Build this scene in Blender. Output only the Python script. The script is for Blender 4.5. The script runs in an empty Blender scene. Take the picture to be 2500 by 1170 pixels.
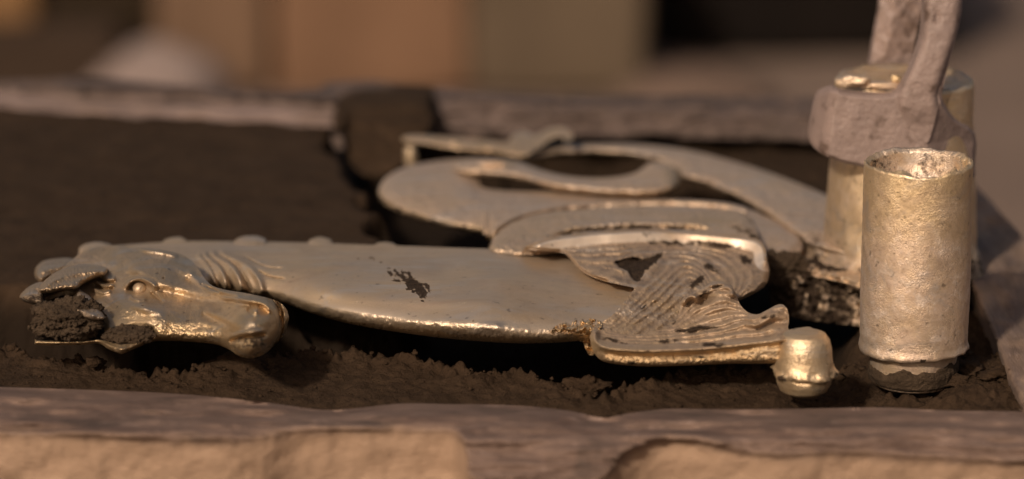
import bpy, math, random
import numpy as np
from mathutils import Vector

S = bpy.context.scene
COL = S.collection
R = math.radians
random.seed(7)

# ------------------------------------------------------------------ camera
PITCH = R(15.0)
DIST = 1.30
FPX = 8894.0                       # focal length in pixels of a 2500 px wide frame
CAM = np.array([0.0, -DIST * math.cos(PITCH), DIST * math.sin(PITCH)])
cd = bpy.data.cameras.new('camera')
cam = bpy.data.objects.new('camera', cd)
COL.objects.link(cam)
cam.location = CAM
cam.rotation_euler = (R(90) - PITCH, 0, 0)
cd.sensor_width = 36.0
cd.lens = 36.0 * FPX / 2500.0
cd.clip_start = 0.02
cd.clip_end = 400.0
cd.dof.use_dof = True
cd.dof.focus_distance = 1.178
cd.dof.aperture_fstop = 6.0
S.camera = cam

# ------------------------------------------------------------------ world, sun, exposure
SUN_EL, SUN_AZ = R(34), R(27)      # the sun stands behind the camera, a little to the left
w = bpy.data.worlds.new('World')
S.world = w
w.use_nodes = True
nt = w.node_tree
nt.nodes.clear()
sky = nt.nodes.new('ShaderNodeTexSky')
sky.sky_type = 'NISHITA'
sky.sun_disc = False
sky.sun_elevation = SUN_EL
sky.sun_rotation = R(180) + SUN_AZ
sky.dust_density = 5.0
sky.air_density = 1.0
sky.ozone_density = 0.6
bg = nt.nodes.new('ShaderNodeBackground')
bg.inputs['Strength'].default_value = 0.088
wo = nt.nodes.new('ShaderNodeOutputWorld')
wb = nt.nodes.new('ShaderNodeMix')          # the photograph's warm white balance
wb.data_type = 'RGBA'
wb.blend_type = 'MULTIPLY'
wb.inputs['Factor'].default_value = 1.0
wb.inputs[7].default_value = (1.0, .88, .80, 1)
nt.links.new(sky.outputs[0], wb.inputs[6])
nt.links.new(wb.outputs[2], bg.inputs['Color'])
nt.links.new(bg.outputs[0], wo.inputs['Surface'])

sd = bpy.data.lights.new('sun', 'SUN')
sd.energy = 4.0
sd.angle = R(4.0)
sd.color = (1.0, 0.84, 0.67)
sun = bpy.data.objects.new('sun', sd)
COL.objects.link(sun)
to_sun = Vector((-math.sin(SUN_AZ) * math.cos(SUN_EL), -math.cos(SUN_AZ) * math.cos(SUN_EL), math.sin(SUN_EL)))
sun.rotation_euler = to_sun.to_track_quat('Z', 'Y').to_euler()
sun.location = to_sun * 3

S.view_settings.view_transform = 'Standard'
S.view_settings.look = 'None'
S.view_settings.exposure = 0.0
S.view_settings.gamma = 1.0


# ------------------------------------------------------------------ numeric helpers
def rays(u, v):
    cx = (np.asarray(u, float) - 1250.0) / FPX
    cy = -(np.asarray(v, float) - 585.0) / FPX
    s, c = math.sin(PITCH), math.cos(PITCH)
    return cx, cy * s + c, cy * c - s


def at(u, v, z=0.0):
    """the point at height z that lies in this direction"""
    dx, dy, dz = rays(u, v)
    t = (np.asarray(z, float) - CAM[2]) / dz
    return np.stack([CAM[0] + dx * t, CAM[1] + dy * t, CAM[2] + dz * t], -1)


def at_y(u, v, y):
    """the point at depth y that lies in this direction"""
    dx, dy, dz = rays(u, v)
    t = (np.asarray(y, float) - CAM[1]) / dy
    return np.stack([CAM[0] + dx * t, CAM[1] + dy * t, CAM[2] + dz * t], -1)


def _hash(ix, iy, iz, seed):
    h = (ix.astype(np.int64) * 374761393 + iy.astype(np.int64) * 668265263 +
         iz.astype(np.int64) * 1442695041 + seed * 974634777) & 0xffffffff
    h = ((h ^ (h >> 13)) * 1274126177) & 0xffffffff
    h = h ^ (h >> 16)
    return (h & 0xffff).astype(float) / 65535.0


def vnoise(x, y, z=0.0, seed=0):
    x, y, z = np.broadcast_arrays(np.asarray(x, float), np.asarray(y, float), np.asarray(z, float))
    ix, iy, iz = np.floor(x), np.floor(y), np.floor(z)
    fx, fy, fz = x - ix, y - iy, z - iz
    fx, fy, fz = [f * f * (3 - 2 * f) for f in (fx, fy, fz)]
    r = 0
    for a in (0, 1):
        for b in (0, 1):
            for c in (0, 1):
                wgt = (fx if a else 1 - fx) * (fy if b else 1 - fy) * (fz if c else 1 - fz)
                r = r + wgt * _hash(ix + a, iy + b, iz + c, seed)
    return r * 2 - 1


def fbm(x, y, z=0.0, octaves=4, seed=0, gain=0.5):
    r, a, f = 0, 1.0, 1.0
    for k in range(octaves):
        r = r + a * vnoise(np.asarray(x) * f, np.asarray(y) * f, np.asarray(z) * f, seed + k)
        a *= gain
        f *= 2.03
    return r


def catmull(pts, n=6, closed=False):
    p = np.asarray(pts, float)
    if len(p) < 3:
        return p
    if closed:
        q = np.vstack([p[-1], p, p[0], p[1]])
    else:
        q = np.vstack([2 * p[0] - p[1], p, 2 * p[-1] - p[-2]])
    out = []
    for i in range(1, len(q) - 2):
        p0, p1, p2, p3 = q[i - 1], q[i], q[i + 1], q[i + 2]
        for k in range(n):
            t = k / n
            out.append(0.5 * ((2 * p1) + (-p0 + p2) * t + (2 * p0 - 5 * p1 + 4 * p2 - p3) * t * t +
                              (-p0 + 3 * p1 - 3 * p2 + p3) * t ** 3))
    if not closed:
        out.append(p[-1])
    return np.array(out)


def pdist(line, U, V, closed=False):
    """distance to a polyline, nearest point, 0..1 position along it"""
    a = np.asarray(line, float)
    b = np.roll(a, -1, 0) if closed else a[1:]
    a = a if closed else a[:-1]
    sh = U.shape
    P = np.stack([U.ravel(), V.ravel()], -1)
    best = np.full(len(P), 1e18)
    near = np.zeros_like(P)
    pos = np.zeros(len(P))
    n = len(a)
    for i in range(n):
        d = b[i] - a[i]
        L = d @ d
        if L < 1e-18:
            continue
        t = np.clip(((P - a[i]) @ d) / L, 0, 1)
        q = a[i] + t[:, None] * d
        dd = ((P - q) ** 2).sum(-1)
        m = dd < best
        best[m] = dd[m]
        near[m] = q[m]
        pos[m] = (i + t[m]) / n
    return np.sqrt(best).reshape(sh), near.reshape(sh + (2,)), pos.reshape(sh)


def inside(poly, U, V):
    a = np.asarray(poly, float)
    b = np.roll(a, -1, 0)
    r = np.zeros(U.shape, bool)
    for (x1, y1), (x2, y2) in zip(a, b):
        if y1 == y2:
            continue
        c = ((y1 > V) != (y2 > V)) & (U < (x2 - x1) * (V - y1) / (y2 - y1) + x1)
        r ^= c
    return r


def sdf(poly, U, V):
    d, near, _ = pdist(poly, U, V, True)
    return np.where(inside(poly, U, V), d, -d), near


def sstep(a, b, x):
    t = np.clip((x - a) / (b - a), 0, 1)
    return t * t * (3 - 2 * t)


def curve(pts):
    p = np.asarray(pts, float)
    p = catmull(p[np.argsort(p[:, 0])], 6)
    p = p[np.argsort(p[:, 0])]
    return lambda u: np.interp(u, p[:, 0], p[:, 1])


def ridge(line, U, V, wd, taper=True, sm=5):
    d, _, t = pdist(catmull(line, sm), U, V)
    r = np.exp(-(d / wd) ** 2)
    if taper:
        r = r * sstep(0, .18, t) * sstep(0, .18, 1 - t)
    return r


def blob(U, V, cu, cv, ru, rv, ang=0.0):
    c, s = math.cos(R(ang)), math.sin(R(ang))
    x, y = U - cu, V - cv
    a, b = (x * c + y * s) / ru, (-x * s + y * c) / rv
    return np.exp(-(a * a + b * b))


def rbf(points, values, U, V):
    p = np.asarray(points, float) / 100
    n = len(p)
    d = np.sqrt(((p[:, None] - p[None]) ** 2).sum(-1))
    A = np.zeros((n + 3, n + 3))
    A[:n, :n] = d ** 3 + np.eye(n) * 0.004
    A[:n, n] = 1
    A[:n, n + 1:] = p
    A[n, :n] = 1
    A[n + 1:, :n] = p.T
    c = np.linalg.solve(A, np.concatenate([values, [0, 0, 0]]))
    q = np.stack([U.ravel(), V.ravel()], -1) / 100
    out = np.full(len(q), c[n]) + q @ c[n + 1:]
    for i in range(n):
        out += c[i] * ((q - p[i]) ** 2).sum(-1) ** 1.5
    return out.reshape(U.shape)


# ------------------------------------------------------------------ objects
ORIGIN = {}


def tag(o, label=None, cat=None, group=None, kind=None):
    if label: o['label'] = label
    if cat: o['category'] = cat
    if group: o['group'] = group
    if kind: o['kind'] = kind
    return o


def empty(name, loc, label, cat, group=None):
    o = bpy.data.objects.new(name, None)
    COL.objects.link(o)
    o.location = loc
    o.empty_display_size = 0.02
    ORIGIN[o.name] = np.array(loc, float)
    return tag(o, label, cat, group)


def link(name, verts, faces, mat, parent=None, attrs=None, smooth=True, loc=None):
    """one mesh object from world-space vertices"""
    verts = np.asarray(verts, float)
    if parent is not None:
        org = ORIGIN[parent.name]
    else:
        org = np.array(loc, float) if loc is not None else np.array(
            [verts[:, 0].mean(), verts[:, 1].mean(), verts[:, 2].min()])
    me = bpy.data.meshes.new(name)
    me.from_pydata((verts - org).tolist(), [], faces if isinstance(faces, list) else faces.tolist())
    me.update()
    if smooth:
        me.polygons.foreach_set('use_smooth', np.ones(len(me.polygons), bool))
    for k, a in (attrs or {}).items():
        at_ = me.attributes.new(k, 'FLOAT', 'POINT')
        at_.data.foreach_set('value', np.asarray(a, np.float32))
    me.materials.append(mat)
    o = bpy.data.objects.new(name, me)
    COL.objects.link(o)
    if parent is not None:
        o.parent = parent
    else:
        o.location = org
    ORIGIN[o.name] = org
    return o


def shell(name, poly, fun, mat, parent=None, step=2.5, smooth=5, zbot=-0.005, mode='z', thick=0.006, back=0.022, loc=None):
    """A closed cast or carved piece: its upper side over the outline, then its under side / back.
    fun(U, V) -> dict(z=..., gold=..., dirt=...)  (mode 'y': dict(y=...))"""
    poly = catmull(poly, smooth, True) if smooth else np.asarray(poly, float)
    u0, v0 = poly.min(0) - step
    u1, v1 = poly.max(0) + step
    us = np.arange(u0, u1 + step, step)
    vs = np.arange(v0, v1 + step, step)
    U, V = np.meshgrid(us, vs)
    D, near = sdf(poly, U, V)
    keepv = D > -0.75 * step
    cell = keepv[:-1, :-1] & keepv[1:, :-1] & keepv[:-1, 1:] & keepv[1:, 1:]
    snap = D < 0.3 * step
    U = np.where(snap, near[..., 0], U)
    V = np.where(snap, near[..., 1], V)
    used = np.zeros(U.shape, bool)
    used[:-1, :-1] |= cell; used[1:, :-1] |= cell; used[:-1, 1:] |= cell; used[1:, 1:] |= cell
    idx = np.full(U.shape, -1)
    idx[used] = np.arange(used.sum())
    u, v = U[used], V[used]
    res = fun(u, v)
    P = at(u, v, res['z']) if mode == 'z' else at_y(u, v, res['y'])
    a, b, c, d = idx[:-1, :-1][cell], idx[1:, :-1][cell], idx[1:, 1:][cell], idx[:-1, 1:][cell]
    quads = np.stack([a, b, c, d], -1)
    # rim
    E = np.concatenate([quads[:, [0, 1]], quads[:, [1, 2]], quads[:, [2, 3]], quads[:, [3, 0]]])
    key = E[:, 0].astype(np.int64) * 10_000_000 + E[:, 1]
    rkey = E[:, 1].astype(np.int64) * 10_000_000 + E[:, 0]
    rim = E[~np.isin(key, rkey)]
    bv = np.unique(rim)
    nrm = np.zeros((len(u), 2))
    e = np.stack([u[rim[:, 1]] - u[rim[:, 0]], v[rim[:, 1]] - v[rim[:, 0]]], -1)
    en = np.stack([-e[:, 1], e[:, 0]], -1)
    np.add.at(nrm, rim[:, 0], en)
    np.add.at(nrm, rim[:, 1], en)
    nb = nrm[bv]
    nb /= np.linalg.norm(nb, axis=1, keepdims=True) + 1e-9
    base = P[bv]
    if mode == 'z':
        wn = np.clip((nb[:, 1] + .30) * 2.5, 0, 1)[:, None]
        ext = np.zeros(len(bv))                 # the far side never hangs lower than the piece is tall
        on = np.ones(len(bv), bool)
        for k_ in range(1, 31):
            on &= inside(poly, u[bv] - nb[:, 0] * 1.5, v[bv] + 1.0 + 4.0 * k_)
            ext[on] = 4.0 * k_
        hb = np.clip(base[:, 2] - zbot, 0.0004, np.maximum(ext * .00011, .0004))
        near1 = base + np.array([0, back * .4, -back * .4 * .18])
        near2 = np.stack([base[:, 0] - nb[:, 0] * .002, base[:, 1] + back, np.minimum(base[:, 2] - back * .22, zbot + 0 * hb)], -1)
        near2[:, 2] = np.maximum(near2[:, 2], base[:, 2] - back * .24)
        far1 = np.stack([base[:, 0], base[:, 1] + np.minimum(hb * .25, .0022), base[:, 2] - np.minimum(hb * .3, .0016)], -1)
        far2 = np.stack([base[:, 0], base[:, 1] + np.minimum(hb * .3, .003), base[:, 2] - hb], -1)
        r1 = near1 * wn + far1 * (1 - wn)
        r2 = near2 * wn + far2 * (1 - wn)
    else:
        off = np.array([0, thick, 0])
        r1 = base + off * .5 + np.stack([nb[:, 0] * 0, nb[:, 0] * 0, np.zeros(len(bv))], -1)
        r2 = base + off
        r1 -= np.array([0, 0, 1]) * (nb[:, 1] > 0)[:, None] * 0
    n0 = len(P)
    k = len(bv)
    inv = np.full(n0, -1)
    inv[bv] = np.arange(k)
    i0, i1 = inv[rim[:, 0]], inv[rim[:, 1]]
    s1 = np.stack([i1 + n0, i0 + n0, i0 + n0 + k, i1 + n0 + k], -1)
    s2 = np.stack([i1 + n0 + k, i0 + n0 + k, i0 + n0 + 2 * k, i1 + n0 + 2 * k], -1)
    verts = np.concatenate([P, base, r1, r2])
    faces = np.concatenate([quads, s1, s2])
    attrs = {}
    for kk in ('gold', 'dirt', 'worn', 'edge_glint', 'dust'):
        if kk in res:
            q = np.broadcast_to(res[kk], u.shape)
            attrs[kk] = np.concatenate([q, q[bv], q[bv], q[bv]])
    return link(name, verts, faces, mat, parent, attrs, loc=loc)


def lathe(name, centre, prof, mat, parent=None, seg=160, disp=None, lean=(0, 0), attrs=None, loc=None):
    """prof: list of (radius, height); disp(theta, r, h, pts) -> (dr, dz)"""
    prof = np.asarray(prof, float)
    th = np.linspace(0, 2 * math.pi, seg, endpoint=False)
    T, I = np.meshgrid(th, np.arange(len(prof)))
    r, h = prof[I, 0], prof[I, 1]
    X, Y = np.cos(T), np.sin(T)
    pts = np.stack([X * r, Y * r, h], -1)
    if disp is not None:
        dr, dz = disp(T, r, h, pts)
        r = np.maximum(r + dr, 0)
        h = h + dz
    P = np.stack([centre[0] + X * r + lean[0] * h, centre[1] + Y * r + lean[1] * h, centre[2] + h], -1)
    n = len(prof)
    idx = np.arange(n * seg).reshape(n, seg)
    a = idx[:-1]; b = np.roll(idx, -1, 1)[:-1]; c = np.roll(idx, -1, 1)[1:]; d = idx[1:]
    F = np.stack([a, b, c, d], -1).reshape(-1, 4)
    at_ = {}
    if attrs is not None:
        at_ = {k: v.ravel() for k, v in attrs(T, r, h, P).items()}
    return link(name, P.reshape(-1, 3), F, mat, parent, at_, loc=loc)


def resample(prof, ds):
    prof = np.asarray(prof, float)
    out = [prof[0]]
    for a, b in zip(prof[:-1], prof[1:]):
        n = max(1, int(np.hypot(*(b - a)) / ds))
        for k in range(1, n + 1):
            out.append(a + (b - a) * k / n)
    return np.array(out)


_ico = {}


def ico(sub):
    if sub not in _ico:
        import bmesh
        bm = bmesh.new()
        bmesh.ops.create_icosphere(bm, subdivisions=sub, radius=1)
        bm.verts.ensure_lookup_table()
        _ico[sub] = (np.array([v.co[:] for v in bm.verts]), np.array([[v.index for v in f.verts] for f in bm.faces]))
        bm.free()
    return _ico[sub]


def lump_geo(c, rad, sub=4, amp=.25, freq=2.2, seed=0, oct_=5, flat=None, gain=.6):
    v, f = ico(sub)
    v = v.copy()
    n = fbm(v[:, 0] * freq + seed * 3.1, v[:, 1] * freq, v[:, 2] * freq + seed, oct_, seed, gain)
    v = v * (1 + amp * n)[:, None]
    p = v * np.asarray(rad) + np.asarray(c)
    if flat is not None:
        p[:, 2] = np.maximum(p[:, 2], flat)
    return p, f


def lump(name, c, rad, mat, parent=None, **k):
    p, f = lump_geo(c, rad, **k)
    return link(name, p, f, mat, parent)


# ------------------------------------------------------------------ materials
def mat_new(name):
    m = bpy.data.materials.new(name)
    m.use_nodes = True
    t = m.node_tree
    t.nodes.clear()
    out = t.nodes.new('ShaderNodeOutputMaterial')
    b = t.nodes.new('ShaderNodeBsdfPrincipled')
    t.links.new(b.outputs[0], out.inputs['Surface'])
    return m, t, b, out


class NT:
    def __init__(s, t):
        s.t = t
        s.tc = t.nodes.new('ShaderNodeTexCoord')

    def mapped(s, scale=(1, 1, 1)):
        m = s.t.nodes.new('ShaderNodeMapping')
        m.inputs['Scale'].default_value = scale
        s.t.links.new(s.tc.outputs['Object'], m.inputs['Vector'])
        return m.outputs[0]

    def noise(s, scale, detail=4, rough=.55, vec=None, dist=0.0):
        n = s.t.nodes.new('ShaderNodeTexNoise')
        n.inputs['Scale'].default_value = scale
        n.inputs['Detail'].default_value = detail
        n.inputs['Roughness'].default_value = rough
        n.inputs['Distortion'].default_value = dist
        s.t.links.new(vec if vec is not None else s.tc.outputs['Object'], n.inputs['Vector'])
        return n.outputs['Fac']

    def attr(s, name):
        n = s.t.nodes.new('ShaderNodeAttribute')
        n.attribute_name = name
        return n.outputs['Fac']

    def math(s, op, a, b=None, clamp=False):
        n = s.t.nodes.new('ShaderNodeMath')
        n.operation = op
        n.use_clamp = clamp
        for i, q in enumerate((a, b)):
            if q is None: continue
            if isinstance(q, (int, float)): n.inputs[i].default_value = q
            else: s.t.links.new(q, n.inputs[i])
        return n.outputs[0]

    def rng(s, x, a, b, c=0.0, d=1.0):
        n = s.t.nodes.new('ShaderNodeMapRange')
        n.inputs['From Min'].default_value = a
        n.inputs['From Max'].default_value = b
        n.inputs['To Min'].default_value = c
        n.inputs['To Max'].default_value = d
        s.t.links.new(x, n.inputs['Value'])
        return n.outputs[0]

    def mix(s, f, a, b):
        n = s.t.nodes.new('ShaderNodeMix')
        n.data_type = 'RGBA'
        for sock, q in ((n.inputs['Factor'], f), (n.inputs['A'] if 0 else n.inputs[6], a), (n.inputs[7], b)):
            if isinstance(q, (int, float)): sock.default_value = q
            elif isinstance(q, tuple): sock.default_value = q + (1,) if len(q) == 3 else q
            else: s.t.links.new(q, sock)
        return n.outputs[2]

    def bump(s, h, strength, dist, prev=None):
        n = s.t.nodes.new('ShaderNodeBump')
        n.inputs['Strength'].default_value = 1.0
        n.inputs['Distance'].default_value = dist
        if isinstance(strength, (int, float)): n.inputs['Strength'].default_value = strength
        else: s.t.links.new(strength, n.inputs['Strength'])
        s.t.links.new(h, n.inputs['Height'])
        if prev is not None: s.t.links.new(prev, n.inputs['Normal'])
        return n.outputs[0]


def brass_mat(name, skin_a, skin_b, gold_c, base_gold=0.0, rough=.42, grain=.3, metal=.9, skin_metal=.65, grain_scale=1700, mottle=0.0):
    m, t, b, out = mat_new(name)
    n = NT(t)
    big = n.noise(28, 5, .6, n.mapped((1, 1, 1)), .6)
    mid = n.noise(160, 4, .6)
    col = n.mix(n.rng(big, .38, .64), skin_a, skin_b)
    ga = n.attr('gold')
    if mottle:
        mo = n.noise(330, 5, .72)
        col = n.mix(n.rng(mo, .54, .64, 0, mottle), col, (.60, .50, .44))
        col = n.mix(n.rng(mo, .46, .36, 0, mottle), col, (.32, .22, .165))
        fl_ = n.noise(130, 6, .72, None, .8)
        col = n.mix(n.rng(fl_, .54, .61, 0, .5), col, (.74, .64, .56))
        col = n.mix(n.rng(n.noise(75, 4, .6), .56, .68, 0, .5), col, (.24, .165, .125))
    gf = n.math('ADD', ga, n.rng(mid, .40, .75, base_gold - .12, base_gold + .30), True)
    col = n.mix(gf, col, gold_c)
    strk = n.noise(22, 5, .65, n.mapped((1, 3.2, 3)), 1.4)
    col = n.mix(n.rng(strk, .52, .70, 0, .5), col, (.30, .215, .155))
    col = n.mix(n.rng(strk, .46, .30, 0, .6), col, (.42, .385, .355))
    glint = n.attr('edge_glint')
    col = n.mix(n.math('MULTIPLY', glint, .8), col, (.78, .66, .54))  # highlight painted into the colour along fin rim and neck edge
    fine = n.noise(grain_scale, 3, .6)
    spec = n.noise(420, 2, .5)
    col = n.mix(n.rng(spec, .66, .72, 0, .55), col, (.05, .035, .025))
    col = n.mix(n.rng(n.noise(950, 1, .5), .74, .78, 0, .5), col, (.75, .62, .42))
    dust = n.attr('dust')
    col = n.mix(n.math('MULTIPLY', dust, n.rng(n.noise(260, 4, .6), .25, .7, .55, 1.0), True), col, (.105, .074, .052))
    dirt = n.attr('dirt')
    dn = n.noise(500, 5, .7)
    dm = n.rng(n.math('ADD', dirt, n.math('MULTIPLY', n.math('SUBTRACT', dn, .5), 1.5)), .34, .70)
    colf = n.mix(dm, col, n.mix(n.rng(dn, .35, .65), (.018, .012, .008), (.048, .032, .022)))
    t.links.new(n.rng(dm, 0, 1, .5, .08), b.inputs['Specular IOR Level'])
    t.links.new(colf, b.inputs['Base Color'])
    nm = n.math('MULTIPLY', n.math('SUBTRACT', 1.0, dm), n.math('SUBTRACT', 1.0, n.math('MULTIPLY', dust, .8)))
    t.links.new(n.math('MULTIPLY', nm, n.rng(gf, 0, .8, metal * skin_metal, metal)), b.inputs['Metallic'])
    rr = n.math('ADD', n.rng(strk, .3, .7, rough - .09, rough + .1), n.math('MULTIPLY', dm, .5), True)
    rr = n.math('SUBTRACT', rr, n.math('MULTIPLY', glint, .20))
    t.links.new(rr, b.inputs['Roughness'])
    gb = n.math('ADD', n.math('MULTIPLY', ga, .8), grain, True)
    if mottle:
        gb = n.math('MULTIPLY', gb, n.rng(n.noise(110, 3, .6), .38, .62, .25, 1.0))
    bp = n.bump(fine, gb, .0004)
    bp = n.bump(n.noise(300, 4, .6), .12, .0004, bp)
    bp = n.bump(dn, dm, .0012, bp)
    t.links.new(bp, b.inputs['Normal'])
    return m


def plain_mat(name, a, b_, scale, rough=.9, bscale=400, bdist=.001, bstr=.6, stretch=(1, 1, 1), c=None, cscale=60, spec=.3, cavity_shade=None):
    m, t, b, out = mat_new(name)
    n = NT(t)
    vec = n.mapped(stretch)
    f = n.rng(n.noise(scale, 6, .62, vec, .3), .32, .68)
    col = n.mix(f, a, b_)
    if c is not None:
        col = n.mix(n.rng(n.noise(cscale, 4, .6, vec), .55, .68), col, c)
    if cavity_shade is not None:
        col = n.mix(n.attr('cavity_shade'), col, cavity_shade)  # shade of the cavity mixed into the base colour
    t.links.new(col, b.inputs['Base Color'])
    b.inputs['Roughness'].default_value = rough
    b.inputs['Specular IOR Level'].default_value = spec
    bp = n.bump(n.noise(bscale, 5, .65, vec), bstr, bdist)
    t.links.new(bp, b.inputs['Normal'])
    return m


def wood_mat(name, top_a, top_b, fresh_a, fresh_b, stretch=(1, 9, 9)):
    m, t, b, out = mat_new(name)
    n = NT(t)
    vec = n.mapped(stretch)
    g = n.noise(26, 7, .65, vec, .5)
    blot = n.noise(34, 4, .6)
    top = n.mix(n.rng(g, .38, .62), top_a, top_b)
    top = n.mix(n.rng(n.noise(90, 5, .7, vec), .58, .70, 0, .5), top, (.26, .19, .16))
    top = n.mix(n.rng(blot, .56, .70, 0, .8), top, (.035, .025, .02))
    fr = n.mix(n.rng(g, .3, .7), fresh_a, fresh_b)
    fr = n.mix(n.rng(n.noise(45, 4, .6), .55, .7, 0, .5), fr, (.17, .11, .072))
    wn = n.attr('worn')
    col = n.mix(wn, top, fr)
    t.links.new(col, b.inputs['Base Color'])
    b.inputs['Roughness'].default_value = .82
    b.inputs['Specular IOR Level'].default_value = .3
    bp = n.bump(g, .3, .0014)
    bp = n.bump(n.noise(300, 4, .6, vec), .5, .0008, bp)
    t.links.new(bp, b.inputs['Normal'])
    return m


M_BRASS = brass_mat('cast_brass', (.375, .292, .215), (.425, .315, .205), (.60, .435, .255), rough=.46)
M_GOLD = brass_mat('rough_brass', (.44, .34, .24), (.50, .38, .25), (.62, .45, .26), base_gold=.3, rough=.38, grain=.55)
M_HEAD = brass_mat('head_brass', (.275, .21, .155), (.33, .245, .165), (.56, .405, .235), rough=.40, skin_metal=.75)
M_FIN = brass_mat('fin_brass', (.30, .22, .16), (.345, .245, .165), (.50, .36, .21), rough=.60, skin_metal=.5, grain=.2)
M_SPRUE = brass_mat('sprue_brass', (.53, .405, .32), (.58, .43, .30), (.64, .48, .29), base_gold=.10, rough=.50, grain=.9, metal=.9, skin_metal=.75, grain_scale=2000, mottle=.6)
M_TAIL = brass_mat('tail_brass', (.42, .325, .25), (.455, .335, .235), (.55, .405, .245), rough=.50)
M_SAND = plain_mat('moulding_sand', (.025, .0153, .0090), (.042, .026, .0155), 90, .95, 900, .0014, .8, spec=.08, cavity_shade=(.015, .0098, .0064))  # the near-black tint paints shade into the mould cavity
M_LUMP = plain_mat('sand_clod', (.038, .026, .017), (.068, .047, .031), 220, .95, 1100, .0016, .9, spec=.08)
M_IRON = plain_mat('scaled_iron', (.165, .120, .105), (.225, .165, .143), 70, .62, 600, .0007, .5, c=(.085, .055, .043), cscale=120, spec=.45)
M_WOOD = wood_mat('weathered_wood', (.080, .051, .040), (.138, .092, .072), (.24, .158, .104), (.285, .191, .129), (1, 4, 4))
M_WOODR = wood_mat('rear_board_wood', (.045, .031, .026), (.085, .060, .050), (.21, .150, .130), (.27, .20, .175))  # rear boards: darker tones than the other boards
M_WOODY = wood_mat('weathered_wood_side', (.080, .054, .043), (.135, .096, .079), (.40, .27, .17), (.50, .35, .23), (9, 1, 9))

# ------------------------------------------------------------------ setting: ground
MM = .001
GZ = -0.42
M_GROUND = plain_mat('packed_earth', (.11, .076, .058), (.145, .103, .080), 6, .95, 60, .006, .5)
gv, gf_ = [], []
gx = np.concatenate([[-60, -20, -6], np.linspace(-2.5, 2.5, 60), [6, 20, 60]])
gy = np.concatenate([[-60, -20, -6, -3], np.linspace(-1.5, 4, 70), [8, 20, 60, 160]])
GX, GY = np.meshgrid(gx, gy)
Gz = GZ + .006 * fbm(GX * 9, GY * 9, 0, 3, 5) * (np.abs(GX) < 3)
gi = np.arange(GX.size).reshape(GX.shape)
link('ground', np.stack([GX, GY, Gz], -1).reshape(-1, 3),
     np.stack([gi[:-1, :-1], gi[:-1, 1:], gi[1:, 1:], gi[1:, :-1]], -1).reshape(-1, 4), M_GROUND, loc=(0, 0, 0))['kind'] = 'structure'

# ------------------------------------------------------------------ moulding flask (wooden frame)
ZR = -0.004
flask = empty('moulding_flask', (0, 0.0, -.12), 'weathered wooden moulding frame holding the dark sand and the casting', 'moulding flask')
rear_edge = curve([(-600, 925), (0, 945), (300, 955), (450, 963), (550, 972), (660, 984), (770, 1000), (820, 1001), (870, 997), (950, 988),
                   (1000, 985), (1100, 987), (1200, 988), (1300, 993), (1400, 1005), (1440, 1014), (1480, 1020), (1530, 1010), (1580, 1003), (1650, 998),
                   (1800, 1000), (1950, 998), (2150, 995), (2300, 1002), (2500, 1005), (3100, 1012)])
front_edge = curve([(-600, 1050), (0, 1060), (150, 1064), (300, 1071), (450, 1079), (560, 1080), (640, 1068), (740, 1055), (860, 1052), (1000, 1052),
                    (1090, 1054), (1125, 1070), (1140, 1110), (1150, 1170), (1250, 1215), (1380, 1215), (1470, 1172), (1520, 1118), (1580, 1085), (1640, 1075),
                    (1720, 1085), (1800, 1105), (1900, 1115), (2000, 1110), (2100, 1112), (2250, 1120), (2420, 1130), (2500, 1132), (3100, 1140)])


def f_front(U, V):
    fe, re_ = front_edge(U), rear_edge(U)
    wob = 2 * fbm(U / 60, V / 60, 0, 3, 3)
    d = V - (fe + wob)
    P0 = at(U, V, ZR)
    z = ZR + .0012 * fbm(P0[..., 0] * 40, P0[..., 1] * 160, 0, 5, 11) * sstep(2, -14, d) - .002 * sstep(26, 0, V - re_)
    # the chipped front corner: the dark top slopes down there before it meets the fresh face
    lvl = 1068 + 0 * U
    chip = np.clip(np.minimum(d, 0) + np.maximum(V - lvl, 0), 0, None)
    chip = np.clip(np.minimum(V, fe) - lvl, 0, 400)
    z = z - chip * .085 * MM
    z = z - np.where(d > 0, d * .138 * MM, 0) - .0015 * sstep(-12, 4, d)
    worn = sstep(-22, 26, d + 5 * fbm(U / 25, V / 9, 0, 3, 4)) * (1 - .0 * d)
    return dict(z=z, worn=worn)


pl = [(u, rear_edge(u)) for u in np.arange(-600, 3101, 12)]
pl = pl + [(3100, 1900), (-600, 1900)]
shell('front_board', pl, f_front, M_WOOD, flask, step=6, smooth=0, zbot=-.12)

# rear board: left, standing flush with the sand
rl_front = curve([(-700, 236), (0, 256), (200, 263), (400, 271), (600, 279), (815, 292), (840, 294)])


def f_rl(U, V):
    d = V - rl_front(U)
    z = .001 + .0006 * fbm(U / 120, V / 16, 0, 3, 21) + .004 * sstep(-22, -48, d + 6 * fbm(U / 90, V * 0, 0, 3, 4))
    z = z - np.where(d > -4, (d + 4) * .12 * MM, 0)
    return dict(z=z, worn=.55 * sstep(-38, -20, d) * (1 + .5 * fbm(U / 120, V / 12, 0, 3, 8)))


pl = [(-700, 180), (0, 196), (200, 188), (400, 204), (560, 214), (690, 222), (760, 216), (815, 224), (826, 250), (822, 310), (400, 286), (0, 272), (-700, 250)]
rear_left = shell('rear_board', pl, f_rl, M_WOODR, flask, step=5, smooth=3, zbot=-.11)
tag(rear_left, 'pale left length of the rear board')
rr_front = curve([(800, 240), (1060, 246), (1400, 262), (1700, 270), (2000, 276), (2600, 292)])


def f_rr(U, V):
    d = V - rr_front(U)
    z = .003 + .001 * fbm(U / 80, V / 9, 0, 4, 31)
    z = z - np.where(d > 0, d * .14 * MM, 0)
    return dict(z=z, worn=.08 * sstep(0, 8, d) * (1 + fbm(U / 60, V / 30, 0, 3, 2)))


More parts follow.
